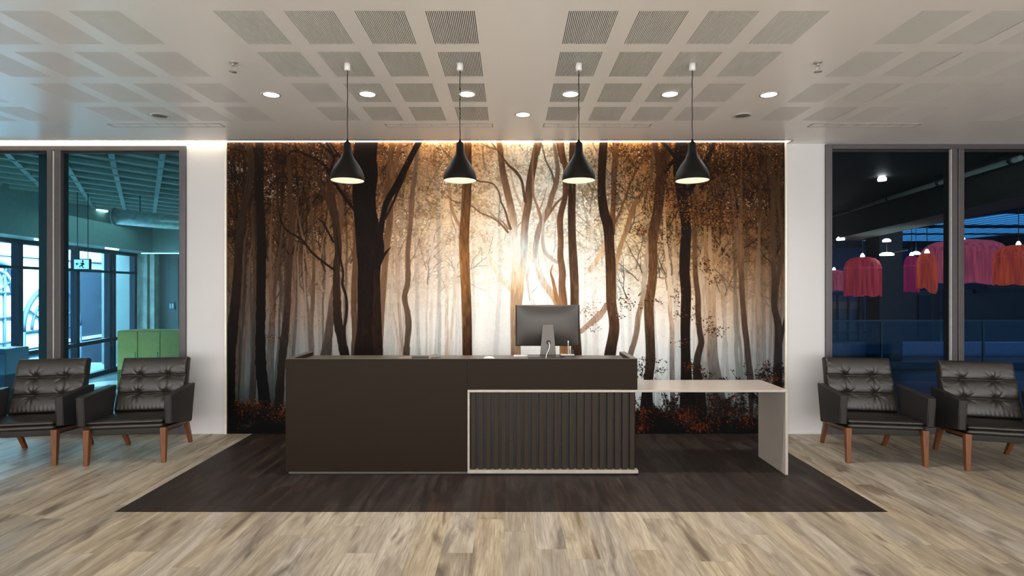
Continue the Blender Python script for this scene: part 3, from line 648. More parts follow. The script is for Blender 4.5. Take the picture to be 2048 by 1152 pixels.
# ceiling with an opening for every slotted panel
PXS = [-.502-.4145*k for k in range(4)]+[-2.588-.4125*k for k in range(4)]+[-4.677-.4125*k for k in range(3)]+[.342+.4125*k for k in range(4)]+[2.414+.4125*k for k in range(4)]+[4.49+.4125*k for k in range(3)]
PYS = [(3.222,3.667),(3.783,4.233),(4.368,4.816),(4.936,5.351)]
PWD = .296
xb = sorted(set([-8.0, 8.0, 3.11]+[x for x in PXS]+[x+PWD for x in PXS])); yb = sorted(set([-7.0, CE, WY]+[v for p in PYS for v in p]))
bm = BM(); vg = {}
def gv(x, y):
    if (x,y) not in vg: vg[(x,y)] = bm.verts.new((x,y,CZ))
    return vg[(x,y)]
holes = set((round(x,4), round(p[0],4)) for x in PXS for p in PYS)
for xa, xc in zip(xb[:-1], xb[1:]):
    for ya, yc in zip(yb[:-1], yb[1:]):
        if (round(xa,4), round(ya,4)) in holes: continue
        if ya >= CE-1e-6 and xa < 3.10: continue
        bm.faces.new((gv(xa,ya), gv(xc,ya), gv(xc,yc), gv(xa,yc)))
box(bm, -8, 3.11, CE-.015, CE, CZ, CZ+.14)                     # lip of the light cove
box(bm, -8, 3.11, CE-.015, WY+.05, CZ+.13, CZ+.15)
box(bm, 3.10, 3.12, CE, WY, CZ, CZ+.14)
ceiling = struct('ceiling', bm, M_ceil)
gm = {}
for x in sorted(PXS):
    for (ya, yc) in PYS:
        bm = BM(); n = 26; p = PWD/n; L = yc-ya
        if (round(L,3)) in gm: bm.free(); o = bpy.data.objects.new('slotted_panel', gm[round(L,3)]); COL.objects.link(o)
        else:
            for i in range(n+1):
                a = max(0, i*p-p*.26); b_ = min(PWD, i*p+p*.26)
                box(bm, a, b_, 0, L, 0, .006)
            quad(bm, (0,0,.0065), (PWD,0,.0065), (PWD,L,.0065), (0,L,.0065), 1)
            box(bm, -.004, 0, -.004, L+.004, .0005, .008); box(bm, PWD, PWD+.004, -.004, L+.004, .0005, .008)
            box(bm, 0, PWD, -.004, 0, .0005, .008); box(bm, 0, PWD, L, L+.004, .0005, .008)
            o = obj('slotted_panel', bm, [M_ceil, M_slot]); gm[round(L,3)] = o.data
        o.parent = ceiling; o.location = (x, ya, CZ)
# back wall: piers and what stands behind the print, header over the left window
bm = BM(); box(bm, -3.65, 3.548, WY, WY+.2, 0, 3.42); box(bm, -8, -3.65, WY, WY+.2, 3.243, 3.42); box(bm, 3.548, 8, WY, WY+.2, 3.262, 3.42)
struct('wall_back', bm, M_wall)
bm = BM(); box(bm, -8.2, -8, -7, WY, 0, 3.4); struct('wall_left', bm, M_wall)
bm = BM(); box(bm, 8, 8.2, -7, WY, 0, 3.4); struct('wall_right', bm, M_wall)
bm = BM(); box(bm, -8.2, 8.2, -7.2, -7, 0, 3.4); struct('wall_front', bm, M_wall)
bm = BM(); box(bm, -3.65, -3.20, WY-.010, WY, 0, .012); box(bm, 3.112, 3.548, WY-.010, WY, 0, .012)
struct('baseboard_back', bm, M_wall)
# bright edge beads either side of the print, dark line over it
bm = BM(); box(bm, -3.212, -3.193, WY-.022, WY, 0, 3.28); struct('trim_1', bm, M_trim)
bm = BM(); box(bm, 3.0925, 3.112, WY-.022, WY, 0, 3.28); struct('trim_2', bm, M_trim)
# ------------------------------------------------------------------ the printed forest
img = forest_print()
H_, W_, _ = img.shape
D = 6.2
gx = (MU0+np.arange(W_)*(MU1-MU0)/(W_-1)-VX)*D/F; gz = EYE-(MV0+np.arange(H_)*(MV1-MV0)/(H_-1)-VY)*D/F
gz = np.maximum(gz, .001)
co = np.empty((H_, W_, 3), np.float32); co[:,:,0] = gx[None,:]; co[:,:,1] = 0; co[:,:,2] = gz[:,None]
me = bpy.data.meshes.new('forest_mural')
nf = (H_-1)*(W_-1)
idx = np.arange(H_*W_, dtype=np.int32).reshape(H_, W_)
q = np.stack([idx[:-1,:-1], idx[1:,:-1], idx[1:,1:], idx[:-1,1:]], -1).reshape(-1)
me.vertices.add(H_*W_); me.vertices.foreach_set('co', co.ravel())
me.loops.add(nf*4); me.loops.foreach_set('vertex_index', q)
me.polygons.add(nf); me.polygons.foreach_set('loop_start', np.arange(0, nf*4, 4, dtype=np.int32))
me.update(calc_edges=True)
at = me.color_attributes.new('print', 'FLOAT_COLOR', 'POINT')
rgba = np.ones((H_, W_, 4), np.float32); rgba[:,:,:3] = img
at.data.foreach_set('color', rgba.ravel())
m, t, b = nt('printed forest wallpaper')
a_ = t.nodes.new('ShaderNodeAttribute'); a_.attribute_name = 'print'
nz = node(t, 'ShaderNodeTexNoise'); nz.inputs['Scale'].default_value = 160; nz.inputs['Detail'].default_value = 3; link(t, coords(t), nz.inputs['Vector'])
link(t, mixc(t, .16, a_.outputs['Color'], ramp(t, nz.outputs[0], [(.35,(.55,.55,.55)),(.65,(1,1,1))]), 'MULTIPLY'), b.inputs['Base Color'])
b.inputs['Roughness'].default_value = .62; b.inputs['Specular IOR Level'].default_value = .10
me.materials.append(m)
mur = bpy.data.objects.new('forest_mural', me); COL.objects.link(mur); mur.location = (0, WY-.005, 0)
tag(mur, 'wall-wide printed mural of a misty autumn forest behind the reception desk', 'mural')
# ------------------------------------------------------------------ led strip in the cove
bm = BM(); box(bm, -7.9, 3.09, WY-.024, WY-.008, 3.289, 3.2975)
led = obj('led_strip', bm, M_led); tag(led, 'warm white led strip glowing along the ceiling edge above the forest mural', 'led strip')
# ------------------------------------------------------------------ windows
def bar(bm, x0, x1, z0, z1, y0=WY-.03, y1=WY+.09): box(bm, x0, x1, y0, y1, z0, z1)
G_left = glass('teal tinted glass', (.66,.90,.92), .010)
G_right = glass('smoky blue glass', (.80,.87,.92), .006)
def window(name, s, xin, zt, mull, gl, label=None):
    """s=-1 left, +1 right; xin the jamb beside the pier; mull: list of (x0, x1)"""
    bm = BM(); xo = s*7.95
    jx = sorted((xin, xin+s*.07)); bar(bm, jx[0], jx[1], 0, zt)
    hx = sorted((xin+s*.07, xo)); bar(bm, hx[0], hx[1], zt-.055, zt); bar(bm, hx[0], hx[1], 0, .075)
    w = obj(name, bm, M_frame, bevel=.004); w['kind'] = 'structure'
    for x0, x1 in mull:
        bm = BM(); bar(bm, x0, x1, .075, zt-.055); obj('mullion', bm, M_frame, w, bevel=.004)
    ms = sorted(mull); xa, xc = ms[0][0], ms[-1][1]
    bm = BM(); bar(bm, ms[0][1], ms[1][0], .075, zt-.055, WY-.005, WY+.05); obj('gap_seal', bm, M_black, w)
    bm = BM(); gx_ = (ms[0][1]+.004) if s < 0 else ms[0][0]-.010
    bar(bm, gx_, gx_+.007, .08, zt-.06, WY-.034, WY-.005); obj('gasket_line', bm, M_gasket, w)
    for a, c in ((hx[0], xa), (xc, hx[1])):
        bm = BM(); bar(bm, a, c, .075, zt-.055, WY+.035, WY+.045); obj('glass_pane', bm, gl, w)
        bm = BM()
        for (x0,x1,z0,z1) in ((a, a+.012, .075, zt-.055), (c-.012, c, .075, zt-.055), (a+.012, c-.012, .075, .09), (a+.012, c-.012, zt-.08, zt-.055)): bar(bm, x0, x1, z0, z1, WY+.01, WY+.033)
        obj('glazing_bead', bm, M_black, w)
    return w
window('window_1', -1, -3.65, 3.243, [(-5.205,-5.135),(-5.115,-5.052)], G_left)
window('window_2', 1, 3.548, 3.262, [(4.955,5.025),(5.035,5.10)], G_right)
# ------------------------------------------------------------------ ceiling fittings
def d_of(py): return (CZ-EYE)*F/(VY-py)
def downlight(px, py, label, R=.073, first=[None]):
    d = d_of(py); x = wx(px, d)
    if first[0] is None:
        t_ = thing('downlight', label, 'downlight', (x, d, CZ))
        bm = BM(); lathe(bm, [(.062,-.002),(.066,-.006),(.076,-.005),(.079,0)], seg=48); obj('trim_ring', bm, M_ring, t_)
        bm = BM(); lathe(bm, [(0,-.0025),(.064,-.0025)], seg=48); obj('lens', bm, M_lit, t_, label='glowing white lens')
        first[0] = t_
    else: t_ = copy_tree(first[0], (x, d, CZ), 0, label)
    t_['group'] = 'round recessed downlights in the ceiling'
    l = bpy.data.lights.new('downlight beam', 'AREA'); l.shape = 'DISK'; l.size = .12; l.energy = 6; l.color = (1,.95,.89); l.spread = math.radians(150)
    lo = bpy.data.objects.new('downlight_beam', l); COL.objects.link(lo); lo.parent = t_; lo.location = (0,0,-.02)
    return t_
downlight(542.5,189,'round white downlight farthest left in the ceiling, left of the slotted panels')
downlight(735,188,'round white downlight just right of the leftmost pendant cord')
downlight(934,188,'round white downlight just right of the second pendant cord')
downlight(1046,229,'single round white downlight in the plain ceiling strip at the centre, nearest the mural')
downlight(1141,188,'round white downlight just left of the third pendant cord')
downlight(1340,188,'round white downlight left of the rightmost pendant cord')
downlight(1538,189,'round white downlight farthest right in the ceiling, beyond the last pendant')
for px, label in ((320.5,'round grey ceiling speaker near the left window'), (1484.5,'round grey ceiling speaker right of the rightmost pendant lamp')):
    d = d_of(231); t_ = thing('ceiling_speaker', label, 'speaker', (wx(px,d), d, CZ), group='round ceiling speakers')
    bm = BM(); lathe(bm, [(.062,-.004),(.068,-.010),(.078,-.008),(.082,0)], seg=48); obj('rim', bm, M_ring, t_)
    bm = BM(); lathe(bm, [(0,-.006),(.064,-.004)], seg=48); obj('mesh_cover', bm, M_spk, t_)
for px, label in ((466,'small metal fire sprinkler on the left part of the ceiling'), (1636,'small metal fire sprinkler on the right part of the ceiling')):
    d = d_of(124); t_ = thing('fire_sprinkler', label, 'sprinkler', (wx(px,d), d, CZ), group='ceiling fire sprinklers')
    bm = BM(); lathe(bm, [(0,.0),(.029,.0),(.029,-.004),(.022,-.010),(.012,-.012),(0,-.012)], seg=28); obj('escutcheon', bm, M_spr, t_)
    bm = BM(); lathe(bm, [(0,-.012),(.012,-.012),(.012,-.026),(0,-.026)], seg=16); obj('body', bm, M_spr, t_)
    bm = BM()
    for s in (-1,1): tube(bm, [(s*.011,0,-.024),(s*.015,0,-.038),(s*.012,0,-.058),(0,0,-.068)], .003, 8)
    obj('yoke', bm, M_spr, t_)
    bm = BM(); lathe(bm, [(0,-.066),(.027,-.068),(.027,-.071),(0,-.071)], seg=28); obj('deflector', bm, M_spr, t_)
def vent(x0, x1, label):
    ya, yc = 5.43, 5.545; t_ = thing('ceiling_vent', label, 'vent', ((x0+x1)/2, (ya+yc)/2, CZ), group='long slot vents in front of the mural and windows')
    w = (x1-x0)/2; h = (yc-ya)/2
    bm = BM(); e = .009
    box(bm, -w, w, -h, -h+e, -.004, 0); box(bm, -w, w, h-e, h, -.004, 0); box(bm, -w, -w+e, -h+e, h-e, -.004, 0); box(bm, w-e, w, -h+e, h-e, -.004, 0)
    obj('vent_frame', bm, M_line, t_)
    bm = BM(); box(bm, -w+e, w-e, -h+e, h-e, -.0015, 0); obj('vent_panel', bm, M_ceil, t_)
    bm = BM()
    bm.free()
    for k in range(1, 7):
        bm = BM(); box(bm, -w+2*w*k/7-.0015, -w+2*w*k/7+.0015, -h+e, h-e, -.0025, -.0015); obj('joint_line', bm, M_line, t_)
vent(-1.245,-.172,'long white slot vent left of the central downlight'); vent(.33,1.40,'long white slot vent right of the central downlight')
vent(-3.99,-2.87,'long white slot vent in front of the left window'); vent(2.99,4.07,'long white slot vent in front of the right window')
# ------------------------------------------------------------------ pendant lamps
DP = 3.98
first = None
for px, label in ((695,'leftmost black bell pendant lamp, in front of the great dark trunk'), (920,'black bell pendant lamp second from the left'), (1157.5,'black bell pendant lamp third from the left, above the monitor'), (1384.5,'rightmost black bell pendant lamp')):
    zr = wz(361.5, DP); x = wx(px, DP)
    if first is None:
        p = first = thing('pendant_lamp', label, 'pendant lamp', (x, DP, zr), group='black bell pendant lamps over the desk')
        top = CZ-zr
        bm = BM()
        prof = [(.118,0),(.1195,.012),(.1175,.035),(.110,.062),(.098,.088),(.083,.113),(.066,.138),(.050,.162),(.038,.184),(.031,.206),(.0285,.226),(.0275,.245),(.0265,.268),(.0225,.273),(.0225,.2745),(0,.2745)]
        lathe(bm, prof, seg=56)
        obj('shade', bm, M_shade, p)
        bm = BM(); lathe(bm, [(.118,0),(.1155,.001),(.1155,.010),(.114,.030)], seg=56); obj('inner_rim', bm, M_inner, p, label='white inner lip')
        bm = BM(); lathe(bm, [(0,.004),(.1150,.0035)], seg=56); obj('diffuser', bm, M_cream, p, label='glowing cream diffuser')
        bm = BM(); lathe(bm, [(.0225,.2745),(.015,.282),(.008,.290),(.0055,.300),(0,.300)], seg=24); obj('cord_grip', bm, M_shade, p)
        bm = BM()
        pts = [(.0012*math.sin(k*.9), .0008*math.cos(k*1.3), .298+(top-.045-.298)*k/24) for k in range(25)]
        tube(bm, pts, .0034, 8); obj('cord', bm, M_cord, p)
        bm = BM(); lathe(bm, [(0,top-.052),(.019,top-.052),(.0225,top-.049),(.0235,top-.001),(0,top-.001)], seg=32); obj('canopy', bm, M_white, p, label='white ceiling canopy')
    else: p = copy_tree(first, (x, DP, zr), 0, label)
# ------------------------------------------------------------------ reception desk
DY = 4.84; DB = 5.37; XL, XM, XR = -1.978, -.376, 1.12; ZT = 1.025
dk = thing('reception_desk', 'long charcoal reception desk with a slatted front on its right half', 'reception desk', (0, DY, 0))
def dpart(name, boxes, m, bevel=.002, label=None):
    bm = BM()
    for b_ in boxes: box(bm, b_[0], b_[1], b_[2]-DY, b_[3]-DY, b_[4], b_[5])
    return obj(name, bm, m, dk, bevel=bevel, label=label)
dpart('front_panel', [(XL, XM-.0015, DY, DY+.025, .03, ZT-.006)], M_desk)
dpart('side_panel', [(XL, XL+.025, DY+.027, DB, .03, ZT-.006)], M_desk)
dpart('upper_front_panel', [(XM+.0015, XR, DY, DY+.025, .752, ZT-.006)], M_desk)
dpart('end_panel', [(XR-.03, XR, DY+.027, DB, .752, ZT-.006), (XR-.03, XR-.006, DY+.06, DB, .04, .727)], M_desk)
dpart('core_panel', [(XM-.04, XM-.002, DY+.027, DB-.01, .03, .98), (XL+.03, XM-.05, DB-.08, DB-.06, .03, .3)], M_desk)
dpart('work_surface', [(XL+.055, XR-.055, DY+.02, DB, .966, .988)], M_desktop)
dpart('front_rim', [(XL, XR, DY-.0015, DY+.019, ZT-.0055, ZT)], M_desktop)
dpart('side_lip', [(XL, XL+.055, DY+.0195, DB, ZT-.0055, ZT)], M_desktop); dpart('side_lip', [(XR-.055, XR, DY+.0195, DB, ZT-.0055, ZT)], M_desktop)
dpart('lip_lining', [(XL+.050, XL+.055, DY+.026, DB, .9885, ZT-.006)], M_desk); dpart('lip_lining', [(XR-.055, XR-.050, DY+.026, DB, .9885, ZT-.006)], M_desk)
dpart('plinth', [(XL+.03, XR-.02, DY+.012, DB-.02, 0, .012)], M_black); dpart('plinth_rail', [(XL+.025, XM, DY+.006, DY+.02, .010, .026)], M_desktop)
dpart('slat_backing', [(XM+.02, XR-.03, DY+.052, DY+.06, .042, .727)], M_black, 0)
dpart('edge_strip', [(XM, XR+.001, DY-.001, DY+.06, .728, .748), (XM, XM+.018, DY-.001, DY+.051, .043, .727), (XM, XR+.006, DY-.006, DY+.06, .016, .042)], M_strip, .001, 'light beige strip framing the slats')
for k in range(22):
    x0 = XM+.030+k*.0668
    dpart('slat', [(x0, x0+.040, DY+.016, DY+.051, .0425, .7275)], M_slat, .0015)
# side table
tb = thing('side_table', 'low pale side table running right from the reception desk', 'side table', (0, DY, 0))
bm = BM(); box(bm, 1.122, 2.446, 0, .53, .728, .748); obj('tabletop', bm, M_table, tb, bevel=.0015)
bm = BM(); box(bm, 2.422, 2.446, 0, .53, 0, .7275); obj('end_panel', bm, M_table, tb, bevel=.0015)
# ------------------------------------------------------------------ on the desk
ZS = .988
rs = thing('monitor_riser', 'flat dark grey riser under the computer monitor', 'riser', (.33, 5.14, ZS))
bm = BM(); box(bm, -.165, .165, -.10, .115, .014, .022); obj('top_plate', bm, M_tray, rs, bevel=.002)
bm = BM(); box(bm, -.16, .16, -.09, .105, 0, .014); obj('base', bm, M_tray, rs)
mo = thing('computer_monitor', 'dark grey all-in-one computer monitor seen from behind, on a tapered stand', 'monitor', (.356, 5.20, ZS+.022))
zb, zt_ = 1.092-ZS-.022, 1.484-ZS-.022; hw = .306
bm = BM(); n = 32; G1 = []
for j in range(n+1):
    row = []
    for i in range(n+1):
        u = -1+2*i/n; v = -1+2*j/n
        dth = .004+.040*(1-abs(u)**2.6)*(1-abs(v)**2.6)
        cu, cv_ = u, v
        row.append(bm.verts.new((hw*cu, .052-dth, zb+(zt_-zb)*(v+1)/2)))
    G1.append(row)
for j in range(n):
    for i in range(n):
        f = bm.faces.new((G1[j][i], G1[j][i+1], G1[j+1][i+1], G1[j+1][i])); f.smooth = True
back = [bm.verts.new((sx*hw, .058, z)) for sx, z in ((-1,zb),(1,zb),(1,zt_),(-1,zt_))]
edge = [[G1[0][i] for i in range(n+1)], [G1[j][n] for j in range(n+1)], [G1[n][i] for i in range(n,-1,-1)], [G1[j][0] for j in range(n,-1,-1)]]
for k in range(4): bm.faces.new(edge[k]+[back[(k+1)%4], back[k]])
bm.faces.new(back)
obj('casing', bm, M_mon, mo)
bm = BM(); box(bm, -hw+.012, hw-.012, .0585, .0605, zb+.065, zt_-.012); obj('screen', bm, M_screen, mo)
bm = BM()
for k in range(5): box(bm, .16+k*.018, .17+k*.018, .0145+.006*k*.6, .025+.006*k, zb+.050, zb+.056)
obj('port_row', bm, M_black, mo)
bm = BM(); box(bm, .112, .120, .0125, .020, zb+.046, zb+.054); obj('audio_port', bm, M_black, mo)
bm = BM()
tw, bw = .052, .074; ztp = wz(649.5, 5.17)-ZS-.022
A = [(-tw,-.026,ztp),(tw,-.026,ztp),(bw,-.020,.0),(-bw,-.020,.0)]
P0 = [bm.verts.new((x, y, z)) for x, y, z in ((-tw,-.010,ztp),(tw,-.010,ztp),(bw,-.028,.006),(-bw,-.028,.006))]
P1 = [bm.verts.new((x, y, z)) for x, y, z in ((-tw,.010,ztp),(tw,.010,ztp),(bw,-.018,.006),(-bw,-.018,.006))]
bm.faces.new(P0); bm.faces.new(P1[::-1])
for i in range(4): bm.faces.new((P0[i], P1[i], P1[(i+1)%4], P0[(i+1)%4]))
st = obj('stand_neck', bm, M_monst, mo, bevel=.003, label='lighter grey tapered stand')
bm = BM(); box(bm, -bw, bw, -.028, .05, 0, .006); obj('stand_foot', bm, M_monst, mo, bevel=.002)
zc = wz(685, 5.17)-ZS-.022; yc_ = -.0285+(zc-.006)*(.018/(ztp-.006))
bm = BM(); tube(bm, [(.004, yc_-.0012, zc), (.004, yc_+.004, zc)], .0225, 32); obj('cable_hole', bm, M_black, mo)
cb = thing('power_cable', 'thin grey cable hanging from the hole in the monitor stand to the desk edge', 'cable', (.36, 5.12, ZS+.03))
bm = BM(); tube(bm, curve_pts([(.004,.045,zc-.006),(.004,.025,zc-.016),(.008,.015,zc-.04),(-.004,.0,zc-.075),(-.022,-.035,zc-.102),(-.030,-.07,-.003),(-.034,-.115,-.0255),(-.036,-.2,-.026)]), .0025, 8)
obj('cord', bm, M_cordw, cb)
kb = thing('keyboard', 'thin white keyboard lying behind the monitor riser', 'keyboard', (.172, 5.315, ZS))
bm = BM(); prism(bm, [(-.05,0),(.05,0),(.05,.004),(-.05,.010)], 'x', -.139, .139); obj('body', bm, M_white, kb, bevel=.0015)
bm = BM()
for r in range(5):
    for k in range(13): box(bm, -.132+k*.0204, -.132+k*.0204+.0175, -.044+r*.0178, -.044+r*.0178+.0155, .004+.0045*(1-r/5), .0115-.0052*(r/4.5))
obj('key', bm, M_white, kb)['kind'] = 'stuff'
ms = thing('computer_mouse', 'small white computer mouse on the desk left of the monitor', 'mouse', (wx(978,5.1), 5.10, ZS))
bm = BM(); n = 18; G2 = []
for j in range(n+1):
    row = []
    for i in range(n+1):
        u = -1+2*i/n; v = -1+2*j/n; r = 1
        x = .031*u*math.sqrt(max(0,1-.5*v*v*.8)); y = .052*v*math.sqrt(max(0,1-.5*u*u*.8))
        z = .005+.019*(1-abs(u)**2.2)**.6*(1-abs(v)**2.4)**.7
        row.append(bm.verts.new((y, x, z)))
    G2.append(row)
for j in range(n):
    for i in range(n): bm.faces.new((G2[j][i], G2[j][i+1], G2[j+1][i+1], G2[j+1][i])).smooth = True
obj('shell', bm, M_white, ms)
bm = BM(); lathe(bm, [(0,0),(.9,0),(1,.5),(.95,1),(0,1)], seg=32)
for v in bm.verts: v.co = Vector((v.co.x*.049, v.co.y*.028, v.co.z*.0055))
obj('base', bm, M_black, ms, label='black underside')
tr = thing('cable_tray', 'small dark tray on legs beside the right side of the monitor stand', 'tray', (.53, 5.13, ZS))
bm = BM(); box(bm, -.07, .07, -.06, .06, .026, .030); box(bm, -.07, .07, -.06, -.057, .030, .036); obj('shelf', bm, M_tray, tr, bevel=.001)
for sx in (-1,1):
    for sy in (-1,1):
        bm = BM(); box(bm, sx*.066-.002, sx*.066+.002, sy*.056-.002, sy*.056+.002, 0, .026); obj('leg', bm, M_tray, tr)
pp = thing('notepad', 'thin white notepad lying on the small dark tray', 'notepad', (.535, 5.15, ZS+.0305))
bm = BM(); box(bm, -.062, .062, -.03, .035, 0, .006); obj('pages', bm, M_white, pp)
bm = BM(); box(bm, -.062, .062, -.03, .035, .0062, .0075); obj('cover', bm, M_strip, pp)
cd = thing('acrylic_card_holder', 'small clear upright card holder on the white notepad', 'card holder', (.56, 5.165, ZS+.039))
bm = BM(); prism(bm, [(-.018,0),(.014,0),(.014,.003),(-.006,.003),(.006,.044),(.003,.044)], 'x', -.036, .036); obj('holder', bm, M_clear, cd)
wc = thing('charging_cable', 'white charging cable standing up from the small tray beside the monitor', 'cable', (.535, 5.095, ZS+.0305))
bm = BM(); tube(bm, curve_pts([(-.05,.0,.003),(-.02,-.016,.004),(.02,-.012,.004),(.05,-.02,.003),(.03,.004,.003),(.006,-.002,.012),(.003,0,.05),(.002,0,.10),(.002,0,.122)]), .0028, 8); obj('cord', bm, M_cordw, wc)
bm = BM(); box(bm, -.0032, .0072, -.003, .003, .120, .137); obj('plug', bm, M_cordw, wc, bevel=.001)
fo = thing('folder', 'flat tan brown folder lying on the left part of the desk', 'folder', (-.865, 5.17, ZS))
bm = BM(); box(bm, -.18, .18, -.11, .12, 0, .003); obj('cover', bm, M_brown, fo, bevel=.001)
bm = BM(); box(bm, -.176, .176, -.106, .116, .0032, .0045); obj('flap', bm, M_brown, fo)
nb = thing('notebook', 'thin black notebook lying at a slant on the tan folder', 'notebook', (-.842, 5.16, ZS+.0047), .12)
bm = BM(); box(bm, -.08, .08, -.055, .055, 0, .009); obj('cover', bm, M_book, nb, bevel=.002)
bm = BM(); box(bm, -.077, .0805, -.052, .052, .0015, .0075); obj('pages', bm, M_white, nb)
pn = thing('pen', 'small black pen on the right edge of the tan folder', 'pen', (-.70, 5.12, ZS+.0087), .5)
bm = BM(); tube(bm, [(-.045,0,0),(-.035,0,0),(.045,0,0),(.055,0,0)], [.0015,.004,.004,.003], 12); obj('barrel', bm, M_book, pn)
bm = BM(); box(bm, .01, .05, -.001, .001, .0035, .006); obj('clip', bm, M_ring, pn)
# ------------------------------------------------------------------ armchairs (origin between the front feet, facing -y)
def make_chair(label, loc, rz):
    c = thing('armchair', label, 'armchair', loc, rz, 'black leather armchairs with wooden legs')
    for s in (-1, 1):
        bm = BM(); leg(bm, (s*.325,.012,.332), (s*.328,.0,0), (.052,.062), (.036,.040)); obj('leg', bm, M_wood, c, bevel=.004)
        bm = BM(); leg(bm, (s*.310,.535,.300), (s*.300,.695,0), (.044,.064), (.034,.040)); obj('leg', bm, M_wood, c, bevel=.004)
        bm = BM()
        A = [bm.verts.new((s*.325+a, .045, z)) for a, z in ((-.017,.300),(.017,.300),(.017,.331),(-.017,.331))]
        B = [bm.verts.new((s*.313+a, .505, z)) for a, z in ((-.017,.248),(.017,.248),(.017,.275),(-.017,.275))]
        bm.faces.new(A); bm.faces.new(B[::-1])
        for i in range(4): bm.faces.new((A[i], B[i], B[(i+1)%4], A[(i+1)%4]))
        obj('side_rail', bm, M_wood, c, bevel=.003)
        bm = BM(); prism(bm, [(-.028,.634),(-.006,.366),(.03,.362),(.425,.283),(.452,.288),(.535,.652),(.530,.660)], 'x', s*.337, s*.404); obj('armrest', bm, M_arm, c, bevel=.010, seg=3)
        bm = BM()
        for xx in (s*.345, s*.396): tube(bm, [(xx,-.0295,.628),(xx,-.0085,.374)], .0022, 6)
        tube(bm, [(s*.396,-.018,.640),(s*.396,.25,.6530),(s*.396,.52,.6635)], .002, 6); obj('armrest_seam', bm, M_seam, c)
    # seat: frame, lower cushion, top pad with soft edges
    bm = BM(); prism(bm, [(.028,.268),(.50,.222),(.50,.300),(.02,.324)], 'x', -.292, .292); obj('seat_frame', bm, M_seam, c, bevel=.006)
    def cushion(x, y0, y1, z0, z1, sag, edge, tilt):
        bm = BM(); n = 22; T, Bt = [], []
        for j in range(n+1):
            ra, rb = [], []
            for i in range(n+1):
                u = -1+2*i/n; v = j/n; e = min(1-abs(u), 2*min(v, 1-v) if True else 1)
                k = min(1, e/.16); rnd = math.sqrt(max(0, 1-(1-k)**2))
                h = (z1-z0)*.5
                xx = x*u; yy = y0+(y1-y0)*v
                z = z0+h+h*rnd+sag*(1-u*u)*math.sin(PI*v)+.0012*math.sin(9*u+5*v)*math.sin(7*v+2)
                ra.append(bm.verts.new((xx, yy, z-tilt*v))); rb.append(bm.verts.new((xx, yy, z0+h-h*rnd*.9-tilt*v)) if 0 < i < n and 0 < j < n else None)
            T.append(ra); Bt.append(rb)
        for j in range(n+1):
            for i in range(n+1):
                if Bt[j][i] is None: Bt[j][i] = T[j][i]
        for j in range(n):
            for i in range(n):
                bm.faces.new((T[j][i], T[j][i+1], T[j+1][i+1], T[j+1][i])).smooth = True
                q = [Bt[j][i], Bt[j+1][i], Bt[j+1][i+1], Bt[j][i+1]]
                try: bm.faces.new(q).smooth = True
                except ValueError: pass
        return bm
    obj('seat_cushion', cushion(.333,-.012,.50,.322,.378,0,.3,.025), M_leather, c)
    obj('seat_pad', cushion(.333,-.016,.50,.374,.409,.010,.3,.020), M_leather, c)
    # back rest: upholstered shell and tufted cushion
    y0, z0, y1, z1 = .455, .395, .612, .925
    L = math.hypot(y1-y0, z1-z0); dy, dz = (y1-y0)/L, (z1-z0)/L; ny, nz = -dz, dy        # outward normal of the front face
    def P(u, v, o, wd=.31):
        w = .325+(wd-.325)*v
        return (w*u, y0+dy*L*v+ny*o, z0+dz*L*v+nz*o)
    bm = BM(); vs = []
    for (u, v, o) in ((-1,-.12,-.075),(1,-.12,-.075),(1,1,-.075),(-1,1,-.075),(-1,-.12,-.022),(1,-.12,-.022),(1,1,-.022),(-1,1,-.022)): vs.append(bm.verts.new(P(u*1.0, v, o)))
    for q in ((3,2,1,0),(4,5,6,7),(0,1,5,4),(1,2,6,5),(2,3,7,6),(3,0,4,7)): bm.faces.new([vs[i] for i in q])
    obj('back_shell', bm, M_arm, c, bevel=.012, seg=3)
    seams = (.325, .655); btn = [(-.41,.325),(.41,.325),(-.41,.655),(.41,.655)]
    def relief(u, v):
        x = u*.315; s = v*L
        b_ = 0; lim = (0, .325, .655, 1.0)
        for a, c_ in zip(lim[:-1], lim[1:]):
            if a <= v <= c_ or (v == 1 and c_ == 1): b_ = .030*math.sqrt(max(0, 1-((v-(a+c_)/2)/((c_-a)/2))**2)**.8) if True else 0
        e = min(1, (1-abs(u))/.14); b_ = b_*(.35+.65*math.sqrt(max(0,1-(1-e)**2)))
        for sv in seams: b_ -= .005*math.exp(-((v-sv)*L/.006)**2)
        if .325 < v < .655:
            f = math.sin(PI*(v-.325)/.33)
            for bu in (-.41,.41): b_ -= .0085*(1-.55*f)*math.exp(-((x-bu*.315)/.013)**2)
        for bu, bv in btn:
            ddx, ddz = x-bu*.315, (v-bv)*L; r = math.hypot(ddx, ddz); th = math.atan2(ddz, ddx)
            b_ -= .020*math.exp(-(r/.030)**2)
            b_ += (.0021*math.sin(7*th+bu*3+bv*11)+.0015*math.sin(12*th-bu*5+bv*7))*math.exp(-((r-.055)/.034)**2)
            if bv > .5 and ddz > 0: b_ -= .007*math.exp(-((ddx+.25*ddz)/.010)**2)*math.exp(-(ddz/.055)**2)
            if bv < .5 and ddz < 0: b_ -= .005*math.exp(-((ddx-.35*ddz)/.012)**2)*math.exp(-(ddz/.06)**2)
        b_ += .0016*math.sin(60*v+9*u)*math.exp(-((1-abs(u))/.16)**2)+.0012*math.sin(55*u+8*v)*math.exp(-(v/.10)**2)
        return b_
    bm = BM(); nu, nv = 110, 100; G3 = []
